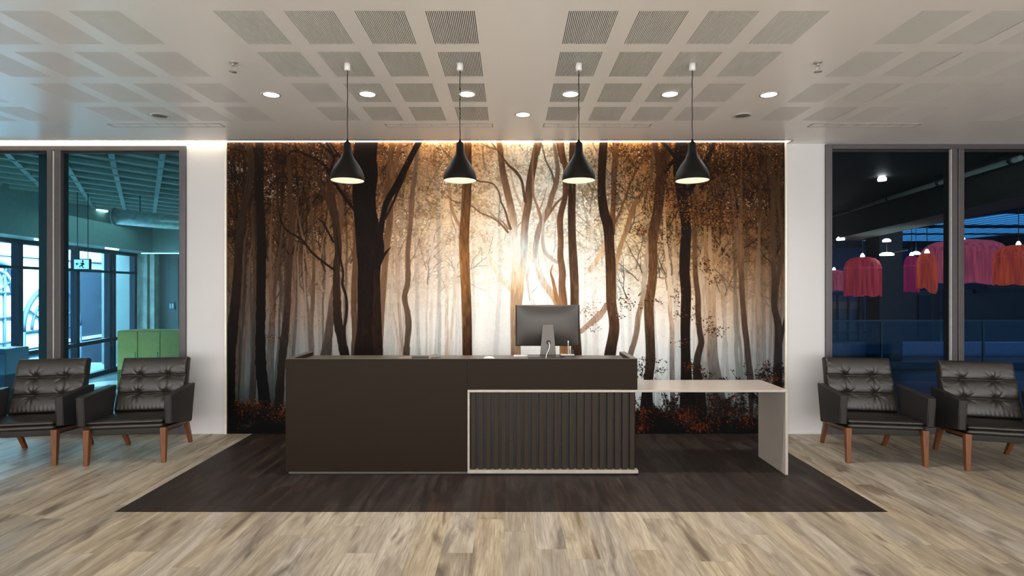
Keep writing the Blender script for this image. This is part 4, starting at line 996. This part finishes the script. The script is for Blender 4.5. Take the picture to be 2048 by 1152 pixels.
    for j in range(nv+1):
        row = []
        for i in range(nu+1):
            u = -1+2*i/nu; v = j/nv
            ed = min(1, (1-abs(u))/.05, v/.03 if v < .5 else (1-v)/.04); rr = math.sqrt(max(0, 1-(1-ed)**2))
            o = -.020+.020*rr+relief(u, v)*rr
            row.append(bm.verts.new(P(u, v, o)))
        G3.append(row)
    for j in range(nv):
        for i in range(nu): bm.faces.new((G3[j][i], G3[j][i+1], G3[j+1][i+1], G3[j+1][i])).smooth = True
    bk = [bm.verts.new(P(u, v, -.0215)) for u, v in ((-1,0),(1,0),(1,1),(-1,1))]
    edg = [[G3[0][i] for i in range(nu+1)], [G3[j][nu] for j in range(nv+1)], [G3[nv][i] for i in range(nu,-1,-1)], [G3[j][0] for j in range(nv,-1,-1)]]
    for k in range(4): bm.faces.new(edg[k]+[bk[(k+1)%4], bk[k]])
    bm.faces.new(bk[::-1])
    obj('back_cushion', bm, M_leather, c)
    for bu, bv in btn:
        bm = BM(); p = Vector(P(bu, bv, relief(bu, bv))); nrm = Vector((0,ny,nz))
        tube(bm, [p-nrm*.002, p+nrm*.002, p+nrm*.0035], [.0085,.0075,.004], 14); obj('button', bm, M_leather, c)
    return c
ch = make_chair('black leather armchair left of the right window mullion, nearest the mural on the right', (3.50,5.12,0), math.radians(-9.5))
copy_tree(ch, (3.50+.93,4.86,0), math.radians(-16), 'black leather armchair cut off by the right edge of the photo')
copy_tree(ch, (-3.595,5.14,0), math.radians(9.5), 'black leather armchair beside the left wall pier, nearest the mural on the left')
copy_tree(ch, (-4.55,5.04,0), math.radians(12), 'black leather armchair cut off by the left edge of the photo')
# ------------------------------------------------------------------ beyond the left window: a teal lobby
OY = WY+.2
T_ceil = mat('lobby ceiling', (.20,.27,.27), .7, var=.15, nscale=1.5); T_rib = mat('lobby ceiling rib', (.30,.38,.38), .6, var=.1)
T_beam = mat('lobby bulkhead', (.20,.29,.29), .6, var=.06); T_wall = mat('lobby wall', (.11,.15,.155), .7, var=.05); T_wall2 = mat('lobby door leaf', (.06,.10,.105), .6)
T_conc = mat('lobby concrete', (.42,.46,.43), .8, var=.2, nscale=6, bump=.3, bscale=20); T_floor = mat('lobby floor', (.16,.24,.27), .25, var=.1, nscale=3)
T_mul = mat('lobby steel', (.02,.035,.055), .4, metal=.3); T_green = mat('olive green lacquer', (.60,.42,.13), .45, var=.05)
T_white = mat('white lacquer', (.75,.78,.80), .35); T_blue = mat('navy lacquer', (.03,.07,.13), .5); T_sign = emis('lit sign face', (.45,.75,1.0), 1.1)
T_lit = emis('lobby lamp lens', (.95,1.0,.92), 5); T_line = emis('lobby light line', (.8,1,1), 1.3)
T_fac = mat('pale stone facade', (.70,.74,.80), .8, var=.1, nscale=.7); T_facd = mat('dark facade bronze', (.05,.09,.14), .5); T_duct = mat('galvanised duct', (.40,.48,.48), .35, metal=.4, var=.2)  # pale stone, dark tone of the arched window bars, duct metal
def WL(t_, off=0): return Vector((-8.58-.78*t_+off, 9.25+4.75*t_, 0))
LZ = -.3
bm = BM(); quad(bm, (-20,OY,LZ), (-3.2,OY,LZ), (-3.2,14.3,LZ), (-20,14.3,LZ)); struct('floor', bm, T_floor)
bm = BM(); quad(bm, (-9,OY,3.30), (-3.2,OY,3.30), (-3.2,14.3,3.30), (-10,14.3,3.30)); lc = struct('ceiling', bm, T_ceil)
bm = BM()
for k in range(-14, 26):
    for s in (-1, 1):
        x0 = -9+k*.62
        P0, P1 = Vector((x0,OY,0)), Vector((x0+s*5.2, 14.2, 0))
        d = (P1-P0).normalized(); nrm = Vector((d.y,-d.x,0))*.03
        # clip to the room
        pts = []
        for i in range(61):
            p = P0.lerp(P1, i/60)
            if -8.7 < p.x < -3.3: pts.append(p)
        if len(pts) < 3: continue
        a, b_ = pts[0], pts[-1]
        v = [bm.verts.new((p+o)[:2]+(z,)) for z in (3.24, 3.305) for p, o in ((a,-nrm),(a,nrm),(b_,nrm),(b_,-nrm))]
        for q in ((0,1,2,3),(4,5,6,7),(0,1,5,4),(1,2,6,5),(2,3,7,6),(3,0,4,7)): bm.faces.new([v[i] for i in q])
obj('ceiling_rib', bm, T_rib, lc)['kind'] = 'stuff'
bm = BM(); box(bm, -3.3, -3.1, OY, 14.3, LZ, 3.4); struct('wall_lobby_right', bm, T_wall)
bm = BM(); box(bm, -10.4, -3.1, 14.0, 14.2, LZ, 3.4); we = struct('wall_lobby_end', bm, T_wall)
bm = BM(); box(bm, wx(337,14), wx(358,14), 13.97, 13.998, LZ, 2.40); obj('door_leaf', bm, T_wall2, we)
def pane_prism(bm, t0, t1, z0, z1, th=.08, off=0):
    a, b_ = WL(t0, off), WL(t1, off); n_ = Vector((-.987,-.162,0))*th
    v = [bm.verts.new((p.x, p.y, z)) for z in (z0, z1) for p in (a, b_, b_+n_, a+n_)]
    for q in ((3,2,1,0),(4,5,6,7),(0,1,5,4),(1,2,6,5),(2,3,7,6),(3,0,4,7)): bm.faces.new([v[i] for i in q])
# bulkhead over the lobby windows and the end wall
bm = BM(); pane_prism(bm, -.6, 1.0, 2.5, 3.32, th=.9, off=.5)
box(bm, -8.9, -3.3, 13.5, 14.0, 2.5, 3.32); struct('trim_3', bm, T_beam)
bm = BM(); box(bm, wx(283,13.49), wx(362,13.49), 13.47, 13.498, 2.475, 2.50)
tag(obj('light_line', bm, T_line), 'thin pale light line over the lobby end wall behind the left window', 'light')
# lobby window wall
bm = BM(); wl = struct('window_3', bm, T_mul)
for t_, w in ((-.5,.03),(-.18,.03),(.102,.012),(.447,.010),(.700,.010),(.735,.008),(.932,.012),(.99,.02)):
    bm = BM(); pane_prism(bm, t_-w, t_+w, LZ, 2.5, .12); obj('mullion', bm, T_mul, wl)
bm = BM(); pane_prism(bm, -.6, 1.0, 2.42, 2.5, .14); pane_prism(bm, -.6, 1.0, 1.98, 2.03, .10); pane_prism(bm, -.6, 1.0, .42, .50, .12); pane_prism(bm, -.6, 1.0, LZ, LZ+.1, .12); obj('transom', bm, T_mul, wl)
bm = BM(); pane_prism(bm, -.6, 1.0, LZ+.1, 2.42, .01, off=-.05); obj('glass_pane', bm, glass('lobby glass', (.80,.90,.97), .02), wl)
bm = BM(); box(bm, -9.33, -9.08, 13.75, 13.998, LZ, 2.5); box(bm, -9.06, -8.93, 13.80, 13.998, LZ, 2.5)
tag(obj('concrete_column', bm, T_conc, bevel=.01), 'rough pale concrete column at the far corner of the lobby seen through the left window', 'column')
bm = BM(); box(bm, -5.62, -5.47, 6.55, 6.72, LZ, 3.30); tag(obj('steel_column', bm, T_mul, bevel=.005), 'dark steel column behind the left window mullion', 'column')
sw = thing('wall_switch', 'small dark switch plate on the lobby end wall behind the left window', 'switch', (wx(344,13.97), 13.965, wz(612,13.97)))
bm = BM(); box(bm, -.08, .08, -.012, 0, -.1, .1); obj('plate', bm, T_blue, sw, bevel=.004)
bm = BM(); box(bm, -.05, -.01, -.02, -.0125, -.06, .06); box(bm, .01, .05, -.02, -.0125, -.06, .06); obj('rocker', bm, T_duct, sw)
# green cabinets
g0, g1 = wx(234, 9), wx(340, 9)
for k, label in enumerate(('olive green cabinet seen through the left window, left one of the pair', 'olive green cabinet seen through the left window, right one of the pair beside the pier')):
    x0 = g0+k*(wx(275,9)-g0+.003) ; x1 = wx(275,9) if k == 0 else -5.0
    cab = thing('green_cabinet', label, 'cabinet', ((x0+x1)/2, 9.2, LZ)); hw_ = (x1-x0)/2; top = wz(662,9)-LZ
    bm = BM(); box(bm, -hw_, hw_, -.18, .25, 0, top); obj('body', bm, T_green, cab, bevel=.005)
    nd = 1 if k == 0 else 3
    for q_ in range(nd):
        a = -hw_+.006+q_*(2*hw_/nd); c_ = -hw_-.006+(q_+1)*(2*hw_/nd)
        bm = BM(); box(bm, a, c_, -.2, -.181, .06, top-.012); dr = obj('door', bm, T_green, cab, bevel=.003)
        bm = BM(); box(bm, c_-.04, c_-.03, -.215, -.2005, top*.55, top*.72); obj('handle', bm, T_duct, dr)
bn = thing('low_white_bench', 'low white bench seen between the two left armchairs through the window', 'bench', (wx(213,10), 10.0, LZ))
bm = BM(); lathe(bm, [(0,.13),(.30,.13),(.33,.15),(.33,.19),(.30,.21),(0,.21)], seg=36); obj('seat', bm, T_white, bn)
bm = BM(); lathe(bm, [(0,0),(.12,0),(.10,.13),(0,.13)], seg=28); obj('base', bm, T_duct, bn)
nv_ = thing('navy_cabinet', 'dark blue cabinet at the left edge of the photo behind the window', 'cabinet', (wx(4,8.6), 8.7, LZ))
bm = BM(); box(bm, -.16, .16, -.2, .2, 0, wz(698,8.5)-LZ); obj('body', bm, T_blue, nv_, bevel=.005)
bm = BM(); box(bm, -.15, .15, -.22, -.201, .05, wz(702,8.5)-LZ-.05); obj('door', bm, T_blue, nv_, bevel=.003)
# hanging exit sign
dS = 9.4; sg = thing('hanging_sign', 'small lit pictogram sign hanging on two rods in the lobby behind the left window', 'sign', (wx(165,dS), dS, wz(528,dS)))
bm = BM(); box(bm, -.135, .135, -.02, .03, -.10, .09); obj('case', bm, T_mul, sg, bevel=.006)
bm = BM(); box(bm, -.125, .125, -.024, -.0205, -.085, .075); obj('face', bm, T_sign, sg)
bm = BM()
lathe(bm, [(0,0),(.016,0),(.016,.002),(0,.002)], seg=16); bmesh.ops.rotate(bm, verts=bm.verts, cent=(0,0,0), matrix=Matrix.Rotation(PI/2,3,'X')); bmesh.ops.translate(bm, verts=bm.verts, vec=(.025,-.026,.048))
prism(bm, [(.03,.03),(.055,-.005),(.02,-.03),(.045,-.07),(.03,-.07),(.0,-.03),(-.03,-.06),(-.04,-.05),(-.005,-.015),(.01,.005),(-.02,.0),(-.02,.012)], 'y', -.0275, -.0245)
prism(bm, [(-.10,0),(-.07,.025),(-.07,.008),(-.045,.008),(-.045,-.008),(-.07,-.008),(-.07,-.025)], 'y', -.0275, -.0245)
obj('pictogram', bm, T_mul, sg, label='dark running figure and arrow')
for sx in (-.09, .09):
    bm = BM(); tube(bm, [(sx,.005,.09),(sx,.005,3.30-wz(528,dS))], .006, 8); obj('rod', bm, T_mul, sg)
dc = thing('air_duct', 'pale round air duct with an open end under the lobby ceiling behind the left window', 'duct', (wx(250,9.5), 9.5, wz(434,9.5)))
bm = BM(); tube(bm, [(-.13,-.05,0),(.6,.12,-.06),(1.9,.42,-.10)], .13, 28); obj('pipe', bm, T_duct, dc)
bm = BM(); tube(bm, [(-.15,-.055,0),(-.131,-.0503,0)], .155, 28); obj('end_collar', bm, T_rib, dc)
bm = BM(); tube(bm, [(-.158,-.057,0),(-.1505,-.055,0)], .10, 24); obj('end_opening', bm, T_mul, dc)
bm = BM()
for q_ in (.2, 1.1, 1.8): tube(bm, [(q_, .05+q_*.2, -.04), (q_, .05+q_*.2, 3.30-wz(434,9.5))], .008, 6)
obj('hanger', bm, T_mul, dc)
for px, py, d, sx, sy, label in ((195,417,11.3,.17,.17,'bright round lamp on the lobby ceiling behind the left window'),):
    bm = BM(); lathe(bm, [(0,-.02),(sx,-.02),(sx+.01,0)], seg=32); o = obj('lobby_ceiling_lamp', bm, T_lit, loc=(wx(px,d), d, 3.235)); tag(o, label, 'ceiling lamp')
for px, t0, t1, label in ((70,.05,.13,'linear lamp under the lobby bulkhead, nearer the left photo edge'), (205,.50,.60,'linear lamp under the lobby bulkhead, farther from the left photo edge')):
    a, b_ = WL(t0, .42), WL(t1, .42); bm = BM(); tube(bm, [(a.x,a.y,2.482),(b_.x,b_.y,2.482)], .018, 10); tag(obj('linear_lamp', bm, T_lit), label, 'lamp', 'linear lamps under the lobby bulkhead')
# facade across the street
bm = BM(); pane_prism(bm, -.8, 4.5, -2.5, 8, .3, off=-4.6); fac = obj('stone_building', bm, T_fac); tag(fac, 'pale building with arched windows across from the lobby, seen through the left window', 'building')
def fpt(t_, z, o=-4.55): p = WL(t_, o); return (p.x, p.y, z)
def arch(t0, z0, r, n=18, sx=1): return [fpt(t0+sx*r*math.cos(PI*k/n)/4.81, z0+r*math.sin(PI*k/n)) for k in range(n+1)]
for k, (tc, zc_, r) in enumerate(((1.22,1.5,.85),(1.72,.35,1.35),(2.75,1.1,1.1))):
    bm = BM(); tube(bm, arch(tc, zc_, r), .07, 8); tube(bm, arch(tc, zc_, r*.72), .035, 6)
    for s in (-1, 1): tube(bm, [fpt(tc+s*r/4.81, zc_), fpt(tc+s*r/4.81, -2.4)], .07, 8)
    for q_ in range(1, 6):
        a = PI*q_/6; tube(bm, [fpt(tc, zc_), fpt(tc+r*math.cos(a)/4.81, zc_+r*math.sin(a))], .03, 6)
    for z in (zc_, zc_-.7, zc_-1.4): tube(bm, [fpt(tc-r/4.81, z), fpt(tc+r/4.81, z)], .035, 6)
    for q_ in (-.4, .4): tube(bm, [fpt(tc+q_*r/4.81, zc_+r*.6), fpt(tc+q_*r/4.81, -2.4)], .035, 6)
    f_ = obj('arched_window', bm, T_facd, fac)
bm = BM()
for z in (2.55, -.15): pane_prism(bm, -.8, 4.5, z, z+.10, .12, off=-4.5)
obj('cornice', bm, T_fac, fac)
bm = BM(); pane_prism(bm, 1.86, 4.5, -2.4, 2.3, .1, off=-4.54); obj('rendered_wall', bm, mat('blue grey render', (.030,.052,.085), .8, var=.15, nscale=1.2), fac, label='blue grey rendered wall beyond the arches')  # wall section in its own dark blue grey render
def light(kind, name, loc, energy, col, size=1, sy=None, rot=(0,0,0), spread=None):
    l = bpy.data.lights.new(name, kind); l.energy = energy; l.color = col
    if kind == 'AREA':
        l.size = size
        if sy: l.shape = 'RECTANGLE'; l.size_y = sy
        if spread: l.spread = math.radians(spread)
    elif kind == 'POINT': l.shadow_soft_size = size
    o = bpy.data.objects.new(name, l); COL.objects.link(o); o.location = loc; o.rotation_euler = rot; return o
# ------------------------------------------------------------------ beyond the right window: a dark atrium
R_ceil = mat('atrium green ceiling', (.040,.052,.044), .6, var=.25, nscale=1.3); R_beam = mat('atrium beam', (.032,.040,.036), .5, var=.3, nscale=3, stretch=(1,1,9))
R_pipe = mat('grey green pipe', (.22,.26,.23), .4); R_dark = mat('atrium dark wall', (.035,.045,.055), .6, var=.12, nscale=2); R_dark2 = mat('atrium panel', (.050,.060,.066), .5, var=.12)
R_blue = mat('atrium blue wall', (.13,.26,.52), .6, var=.1); R_floor = mat('atrium floor', (.055,.085,.085), .35, var=.15, nscale=2); R_step = mat('pale blue ledge', (.30,.42,.62), .6, var=.1)
R_steel = mat('atrium steel', (.012,.018,.03), .4); R_pink = mat('pinkish fascia', (.38,.26,.28), .6); R_glass = glass('balustrade glass', (.82,.90,.92), .02)
R_lamp = emis('atrium lamp', (1,.95,.85), 7); R_frame = mat('balustrade frame', (.06,.10,.11), .4, metal=.4)
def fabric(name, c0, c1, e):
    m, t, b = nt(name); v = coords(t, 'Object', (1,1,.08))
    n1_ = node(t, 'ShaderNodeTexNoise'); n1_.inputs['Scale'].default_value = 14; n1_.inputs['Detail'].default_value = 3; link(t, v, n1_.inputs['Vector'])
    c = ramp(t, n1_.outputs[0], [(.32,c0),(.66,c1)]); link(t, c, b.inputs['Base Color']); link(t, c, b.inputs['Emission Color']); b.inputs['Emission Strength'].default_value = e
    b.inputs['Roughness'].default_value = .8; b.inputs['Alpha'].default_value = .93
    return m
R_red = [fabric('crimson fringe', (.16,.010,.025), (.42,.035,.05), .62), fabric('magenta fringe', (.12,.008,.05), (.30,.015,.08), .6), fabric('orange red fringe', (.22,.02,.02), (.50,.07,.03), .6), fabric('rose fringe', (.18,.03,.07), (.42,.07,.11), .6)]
AZ = 4.1
bm = BM(); quad(bm, (3.2,OY,3.30), (9.5,OY,3.30), (9.5,13,3.30), (3.2,13,3.30)); quad(bm, (9.5,OY,3.30),(9.5,13,3.30),(9.5,13,AZ),(9.5,OY,AZ)); quad(bm,(3.2,13,3.30),(9.5,13,3.30),(9.5,13,AZ),(3.2,13,AZ)); struct('ceiling', bm, R_ceil)
bm = BM(); quad(bm, (3.1,OY,-.35), (40,OY,-.35), (40,36,-.35), (3.1,36,-.35)); struct('floor', bm, R_floor)
bm = BM(); v = [bm.verts.new(p) for p in ((6.1,6.5,2.75),(7.45,12.9,2.75),(8.1,12.9,2.75),(6.75,6.5,2.75),(6.1,6.5,3.31),(7.45,12.9,3.31),(8.1,12.9,3.31),(6.75,6.5,3.31))]
for q in ((3,2,1,0),(4,5,6,7),(0,1,5,4),(1,2,6,5),(2,3,7,6),(3,0,4,7)): bm.faces.new([v[i] for i in q])
struct('trim_4', bm, R_beam)
pi_ = thing('ceiling_pipe', 'long pale pipe running under the dark ceiling behind the right window', 'pipe', (6.0, 9.5, 3.18))
bm = BM(); tube(bm, [(.03,-3.0,0),(.98,2.9,0)], .035, 14); obj('pipe', bm, R_pipe, pi_)
bm = BM()
for k in range(5): f = k/4; tube(bm, [(.03+.95*f,-2.9+5.7*f,-.001),(.03+.95*f+.007,-2.86+5.7*f,-.001)], .043, 14)
obj('pipe_clamp', bm, R_steel, pi_)
bm = BM(); box(bm, 3.1, 3.3, OY, 36, -.35, 4.2); struct('wall_atrium_left', bm, R_dark)
# roof with skylight openings
bm = BM(); xs_ = [3.1, 9.5, 13.0, 16.3, 18.4, 21.0, 23.4, 30, 40]; ysr = [OY, 13, 16.5, 17.6, 18.3, 21.9, 22.7, 25.3, 25.6, 29.5, 30.5, 36]
open_ = {(16.3,18.3),(18.4,18.3),(21.0,18.3),(16.3,22.7),(18.4,22.7),(18.4,25.6),(21.0,22.7),(21.0,25.6),(23.4,22.7),(13.0,25.6),(18.4,16.5),(21.0,16.5)}
for xa, xc in zip(xs_[:-1], xs_[1:]):
    for ya, yc in zip(ysr[:-1], ysr[1:]):
        if (xa, ya) in open_ or (xc <= 9.5 and yc <= 13): continue
        box(bm, xa, xc, ya, yc, AZ, AZ+.05)
struct('ceiling', bm, R_steel)
bm = BM()
for k in range(24): x = 16.3+k*.55; box(bm, x, x+.025, 16.5, 29.5, AZ+.06, AZ+.08)
struct('trim_5', bm, R_steel)
bm = BM(); box(bm, 3.1, 40, 34, 34.2, -.35, 4.4); struct('wall_atrium_far', bm, R_blue)
bm = BM(); box(bm, 30, 30.2, OY, 36, -.35, 4.4); struct('wall_atrium_right', bm, R_blue)
# far shop fronts: dark panels at 20 m
dF = 20.0
bm = BM(); box(bm, wx(1800,dF), wx(1880,dF), dF, dF+.3, -.35, wz(582,dF)); box(bm, wx(1885,dF), wx(1966,dF), dF-.5, dF, -.35, wz(578,dF)); box(bm, wx(1970,dF), 29.8, dF-.1, dF+.3, -.35, wz(572,dF))
fp = obj('shop_front', bm, R_dark2); tag(fp, 'row of dark panelled shop fronts beyond the atrium behind the right window', 'shop front')
bm = BM(); box(bm, wx(1835,dF), wx(1860,dF), dF-.06, dF-.005, -.3, wz(590,dF)); box(bm, wx(1923,dF), 29, dF-.62, dF-.51, wz(572,dF)-.25, wz(572,dF)-.1); obj('fascia', bm, R_steel, fp)
# gridded glazing at the left of the atrium
dG = 17.0
bm = BM(); box(bm, wx(1640,dG), wx(1733,dG), dG+.1, dG+.2, -.35, wz(600,dG)); gw = obj('gridded_glazing', bm, mat('grey blue panes', (.13,.18,.24), .3, var=.3, nscale=1.5)); tag(gw, 'glazed wall with a black steel grid behind the right window, left part', 'glazing')
bm = BM(); box(bm, wx(1640,dG), wx(1718,dG), dG+.06, dG+.099, wz(618,dG), wz(603,dG)); obj('pink_band', bm, R_pink, gw)
bm = BM()
for px in (1676, 1698): box(bm, wx(px,dG)-.02, wx(px,dG)+.02, dG, dG+.059, -.35, wz(586,dG))
box(bm, wx(1722,dG)-.05, wx(1722,dG)+.05, dG-.02, dG+.059, -.35, wz(586,dG))
for py in (588, 641, 665, 681, 704): box(bm, wx(1640,dG), wx(1757,dG), dG-.005, dG+.06, wz(py,dG)-.025, wz(py,dG)+.025)
obj('steel_grid', bm, R_steel, gw)
bm = BM(); box(bm, wx(1726,dG), wx(1757,dG), dG+.1, dG+.25, -.35, wz(595,dG)); obj('side_panel', bm, mat('blue grey cladding', (.20,.24,.36), .5, var=.1), gw)
bm = BM(); box(bm, wx(1759,15.5), wx(1781,15.5), 15.5, 16.0, -.35, AZ); obj('grey_face', bm, R_dark2) if False else bm.free()
bm = BM(); box(bm, wx(1759,15), wx(1806,15), 15, 15.6, -.35, AZ-.01); tag(obj('square_column', bm, R_dark, bevel=.02), 'tall dark square column standing in the atrium behind the right window', 'column')
# pale blue ledge on the atrium floor
bm = BM(); box(bm, wx(1640,15.9), 26, 15.9+.2, 16.6, -.35, .02 ); o = obj('pale_ledge', bm, R_step); tag(o, 'long pale blue ledge on the atrium floor behind the right window', 'ledge')
bm = BM(); box(bm, 5.2, 26, 13.4, 13.5, -.34, -.18); o = obj('floor_rail', bm, R_frame); tag(o, 'low dark rail on the atrium floor behind the right window', 'rail')
# glass balustrade
dB = 11.5
bal = thing('glass_balustrade', 'clear glass balustrade with slim dark posts in the atrium behind the right window', 'balustrade', (0, dB, -.35)); zt2 = wz(640,dB)+.35
for a, c_ in ((1640,1762),(1764,1890),(1892,1966),(1968,2120)):
    bm = BM(); box(bm, wx(a,dB)+.02, wx(c_,dB)-.02, 0, .012, .04, zt2-.03); obj('glass_panel', bm, R_glass, bal)
for px in (1763, 1891, 1967):
    bm = BM(); box(bm, wx(px,dB)-.018, wx(px,dB)+.018, -.012, .024, 0, zt2-.031); obj('post', bm, R_frame, bal)
bm = BM(); box(bm, wx(1640,dB), wx(2120,dB), -.015, .027, zt2-.03, zt2); obj('top_rail', bm, R_frame, bal)
# fringed lanterns
def lantern(px, pyt, pyb, wpx, d, mi, label, tip=False):
    r = wpx*d/F/2; zt3, zb3 = wz(pyt,d), wz(pyb,d); h = zt3-zb3
    t_ = thing('fringed_lantern', label, 'lantern', (wx(px,d), d, zb3), group='red fringed lanterns hanging in the atrium')
    bm = BM(); seg = 96; rings = []
    prof = [(1.0,0),(1.0,.25),(1.0,.5),(.99,.66),(.96,.78),(.86,.89),(.66,.96),(.35,.995),(.05,1.0)]
    for k, (rr, zz) in enumerate(prof):
        ring = []
        for i in range(seg):
            a = 2*PI*i/seg; pl = 1+.025*math.sin(a*24)*(1 if zz < .8 else .2)
            z = zz*h
            if k == 0: z += (.05+.04*math.sin(a*7+px))*h*.6 - (.18*h*max(0, math.cos(a+PI/2))**6 if tip else 0)
            ring.append(bm.verts.new((r*rr*pl*math.cos(a), r*rr*pl*math.sin(a), z)))
        rings.append(ring)
    for A_, B_ in zip(rings[:-1], rings[1:]):
        for i in range(seg): bm.faces.new((A_[i], A_[(i+1)%seg], B_[(i+1)%seg], B_[i])).smooth = True
    bm.faces.new(rings[-1])
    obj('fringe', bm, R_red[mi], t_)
    bm = BM(); tube(bm, [(r*math.cos(2*PI*i/40)*1.02, r*math.sin(2*PI*i/40)*1.02, h*.72) for i in range(41)], .012, 6); obj('hoop', bm, R_red[3], t_)
    bm = BM(); tube(bm, [(0,0,h*.99),(0,0,max(h*1.02, AZ-.02-zb3))], .008, 6); obj('cord', bm, R_steel, t_)
    bm = BM(); lathe(bm, [(.05,h+.0),(.05,h+.03),(.02,h+.09),(0,h+.09)], seg=14); obj('cap', bm, R_lamp, t_, label='small glowing lamp cap')
lantern(1725,514,594,64,14,0,'red fringed lantern nearest the pier, left of the dark atrium column')
lantern(1668,540,582,46,19,3,'small faint rose lantern at the left end behind the right window')
lantern(1823,511,585,26,16,1,'narrow magenta fringed lantern just right of the dark atrium column')
lantern(1854,506,578,34,13.3,2,'orange red fringed lantern with a pointed hem, left of the largest lantern', True)
lantern(1926,480,570,136,15.5,3,'largest rose fringed lantern, passing behind the right window mullion')
lantern(2037,490,572,76,13.5,2,'orange red fringed lantern at the right edge of the photo')
k = 0
for px, py, d, s, label in ((1742,366,8.4,.055,'oval lamp on the dark ceiling high behind the right window'), (1844,436,11.6,.07,'oval lamp below the dark beam left of the right window mullion'), (1760,484,14.2,.09,'lamp over the dark atrium column'),
                      (1760,511,13.9,.15,'large round lamp in front of the dark atrium column'), (1668,481,12.5,.08,'lamp at the left end of the beam behind the right window'), (1818,509,14.5,.09,'tilted lamp right of the dark atrium column')):
    bm = BM(); lathe(bm, [(0,-.02),(s,-.015),(s*1.05,.02),(s*.6,.06),(0,.07)], seg=28)
    tube(bm, [(0,0,.07),(0,0,(3.30 if d < 12.7 else AZ)-wz(py,d))], .006, 6, 1)
    o = obj('atrium_lamp', bm, [R_lamp, R_steel], loc=(wx(px,d), d-.25, wz(py,d))); tag(o, label, 'lamp', 'round lamps in the atrium')
    k += 1
bm = BM(); tube(bm, [(wx(1772,13.9),13.7,wz(507,13.9)),(wx(1815,14.3),14.3,wz(500,14.3))], .01, 6); tag(obj('lamp_arm', bm, R_pipe), 'thin arm joining two lamps at the dark atrium column', 'lamp arm')
# ------------------------------------------------------------------ light
light('AREA', 'lobby_fill', (-7,11.2,3.0), 28, (.75,1,.98), 3, 3)
light('AREA', 'lobby_up', (-7.0,10,.3), 40, (.55,.95,1), 2.5, 4, rot=(PI,0,0))
light('AREA', 'street_daylight', (-11.0,14,6.5), 11500, (1,.96,.97), 6, 6, rot=(0,math.radians(62),0))
light('AREA', 'atrium_light', (15,17,3.9), 45, (.45,.65,1), 8, 8)
light('AREA', 'atrium_near', (8.2,11,2.6), 7, (.8,1,.85), 2, 2, rot=(math.radians(180),0,0))
light('AREA', 'front_fill', (0,-6.8,1.75), 590, (1,.99,.975), 14, 2.9, rot=(PI/2,0,0))  # added fill panel at the solid front wall, brightens walls and ceiling
light('AREA', 'rear_fill', (0,-.9,1.0), 440, (1,.99,.975), 14, 1.7, rot=(PI+math.radians(62),0,0))  # unseen upward-tilted fill panel behind the camera, added to brighten ceiling and back wall
for sd in (-1, 1): light('AREA', 'side_fill', (sd*7.8,-3.9,1.7), 170, (.84,.92,1), 2.6, 5.2, rot=(0,sd*(PI/2+.4),0))  # unseen tilted fill panels at the side walls, added to brighten the ceiling sides
for xx in (-5.5,-2,2,5.5):
    for yy in (1.6,-1.2,-4):
        l = light('AREA', 'downlight_beam', (xx,yy,CZ-.03), 8, (1,.93,.84), .13, spread=150); l.data.shape = 'DISK'  # unseen lamps without fixtures, added along the ceiling as general fill
w = bpy.data.worlds.new('sky'); SC.world = w; w.use_nodes = True
bg = w.node_tree.nodes['Background']
tc = w.node_tree.nodes.new('ShaderNodeTexCoord'); sx_ = w.node_tree.nodes.new('ShaderNodeSeparateXYZ'); w.node_tree.links.new(tc.outputs['Generated'], sx_.inputs[0])
cr = w.node_tree.nodes.new('ShaderNodeValToRGB'); cr.color_ramp.elements[0].color = (.05,.30,.68,1); cr.color_ramp.elements[1].color = (.035,.24,.62,1); cr.color_ramp.elements[1].position = .35
w.node_tree.links.new(sx_.outputs[2], cr.inputs[0]); w.node_tree.links.new(cr.outputs[0], bg.inputs[0]); bg.inputs[1].default_value = 1.0
# ------------------------------------------------------------------ camera
cam = bpy.data.cameras.new('camera'); co_ = bpy.data.objects.new('camera', cam); COL.objects.link(co_)
co_.location = (0,0,EYE); co_.rotation_euler = (PI/2,0,0)
cam.sensor_width = 36; cam.lens = 36*F/2048; cam.shift_x = 3.5/2048; cam.shift_y = -1/2048
cam.clip_start = .05; cam.clip_end = 200
SC.camera = co_
vs_ = SC.view_settings; vs_.view_transform = 'Standard'; vs_.look = 'None'; vs_.gamma = 1; vs_.use_curve_mapping = False; vs_.exposure = .1
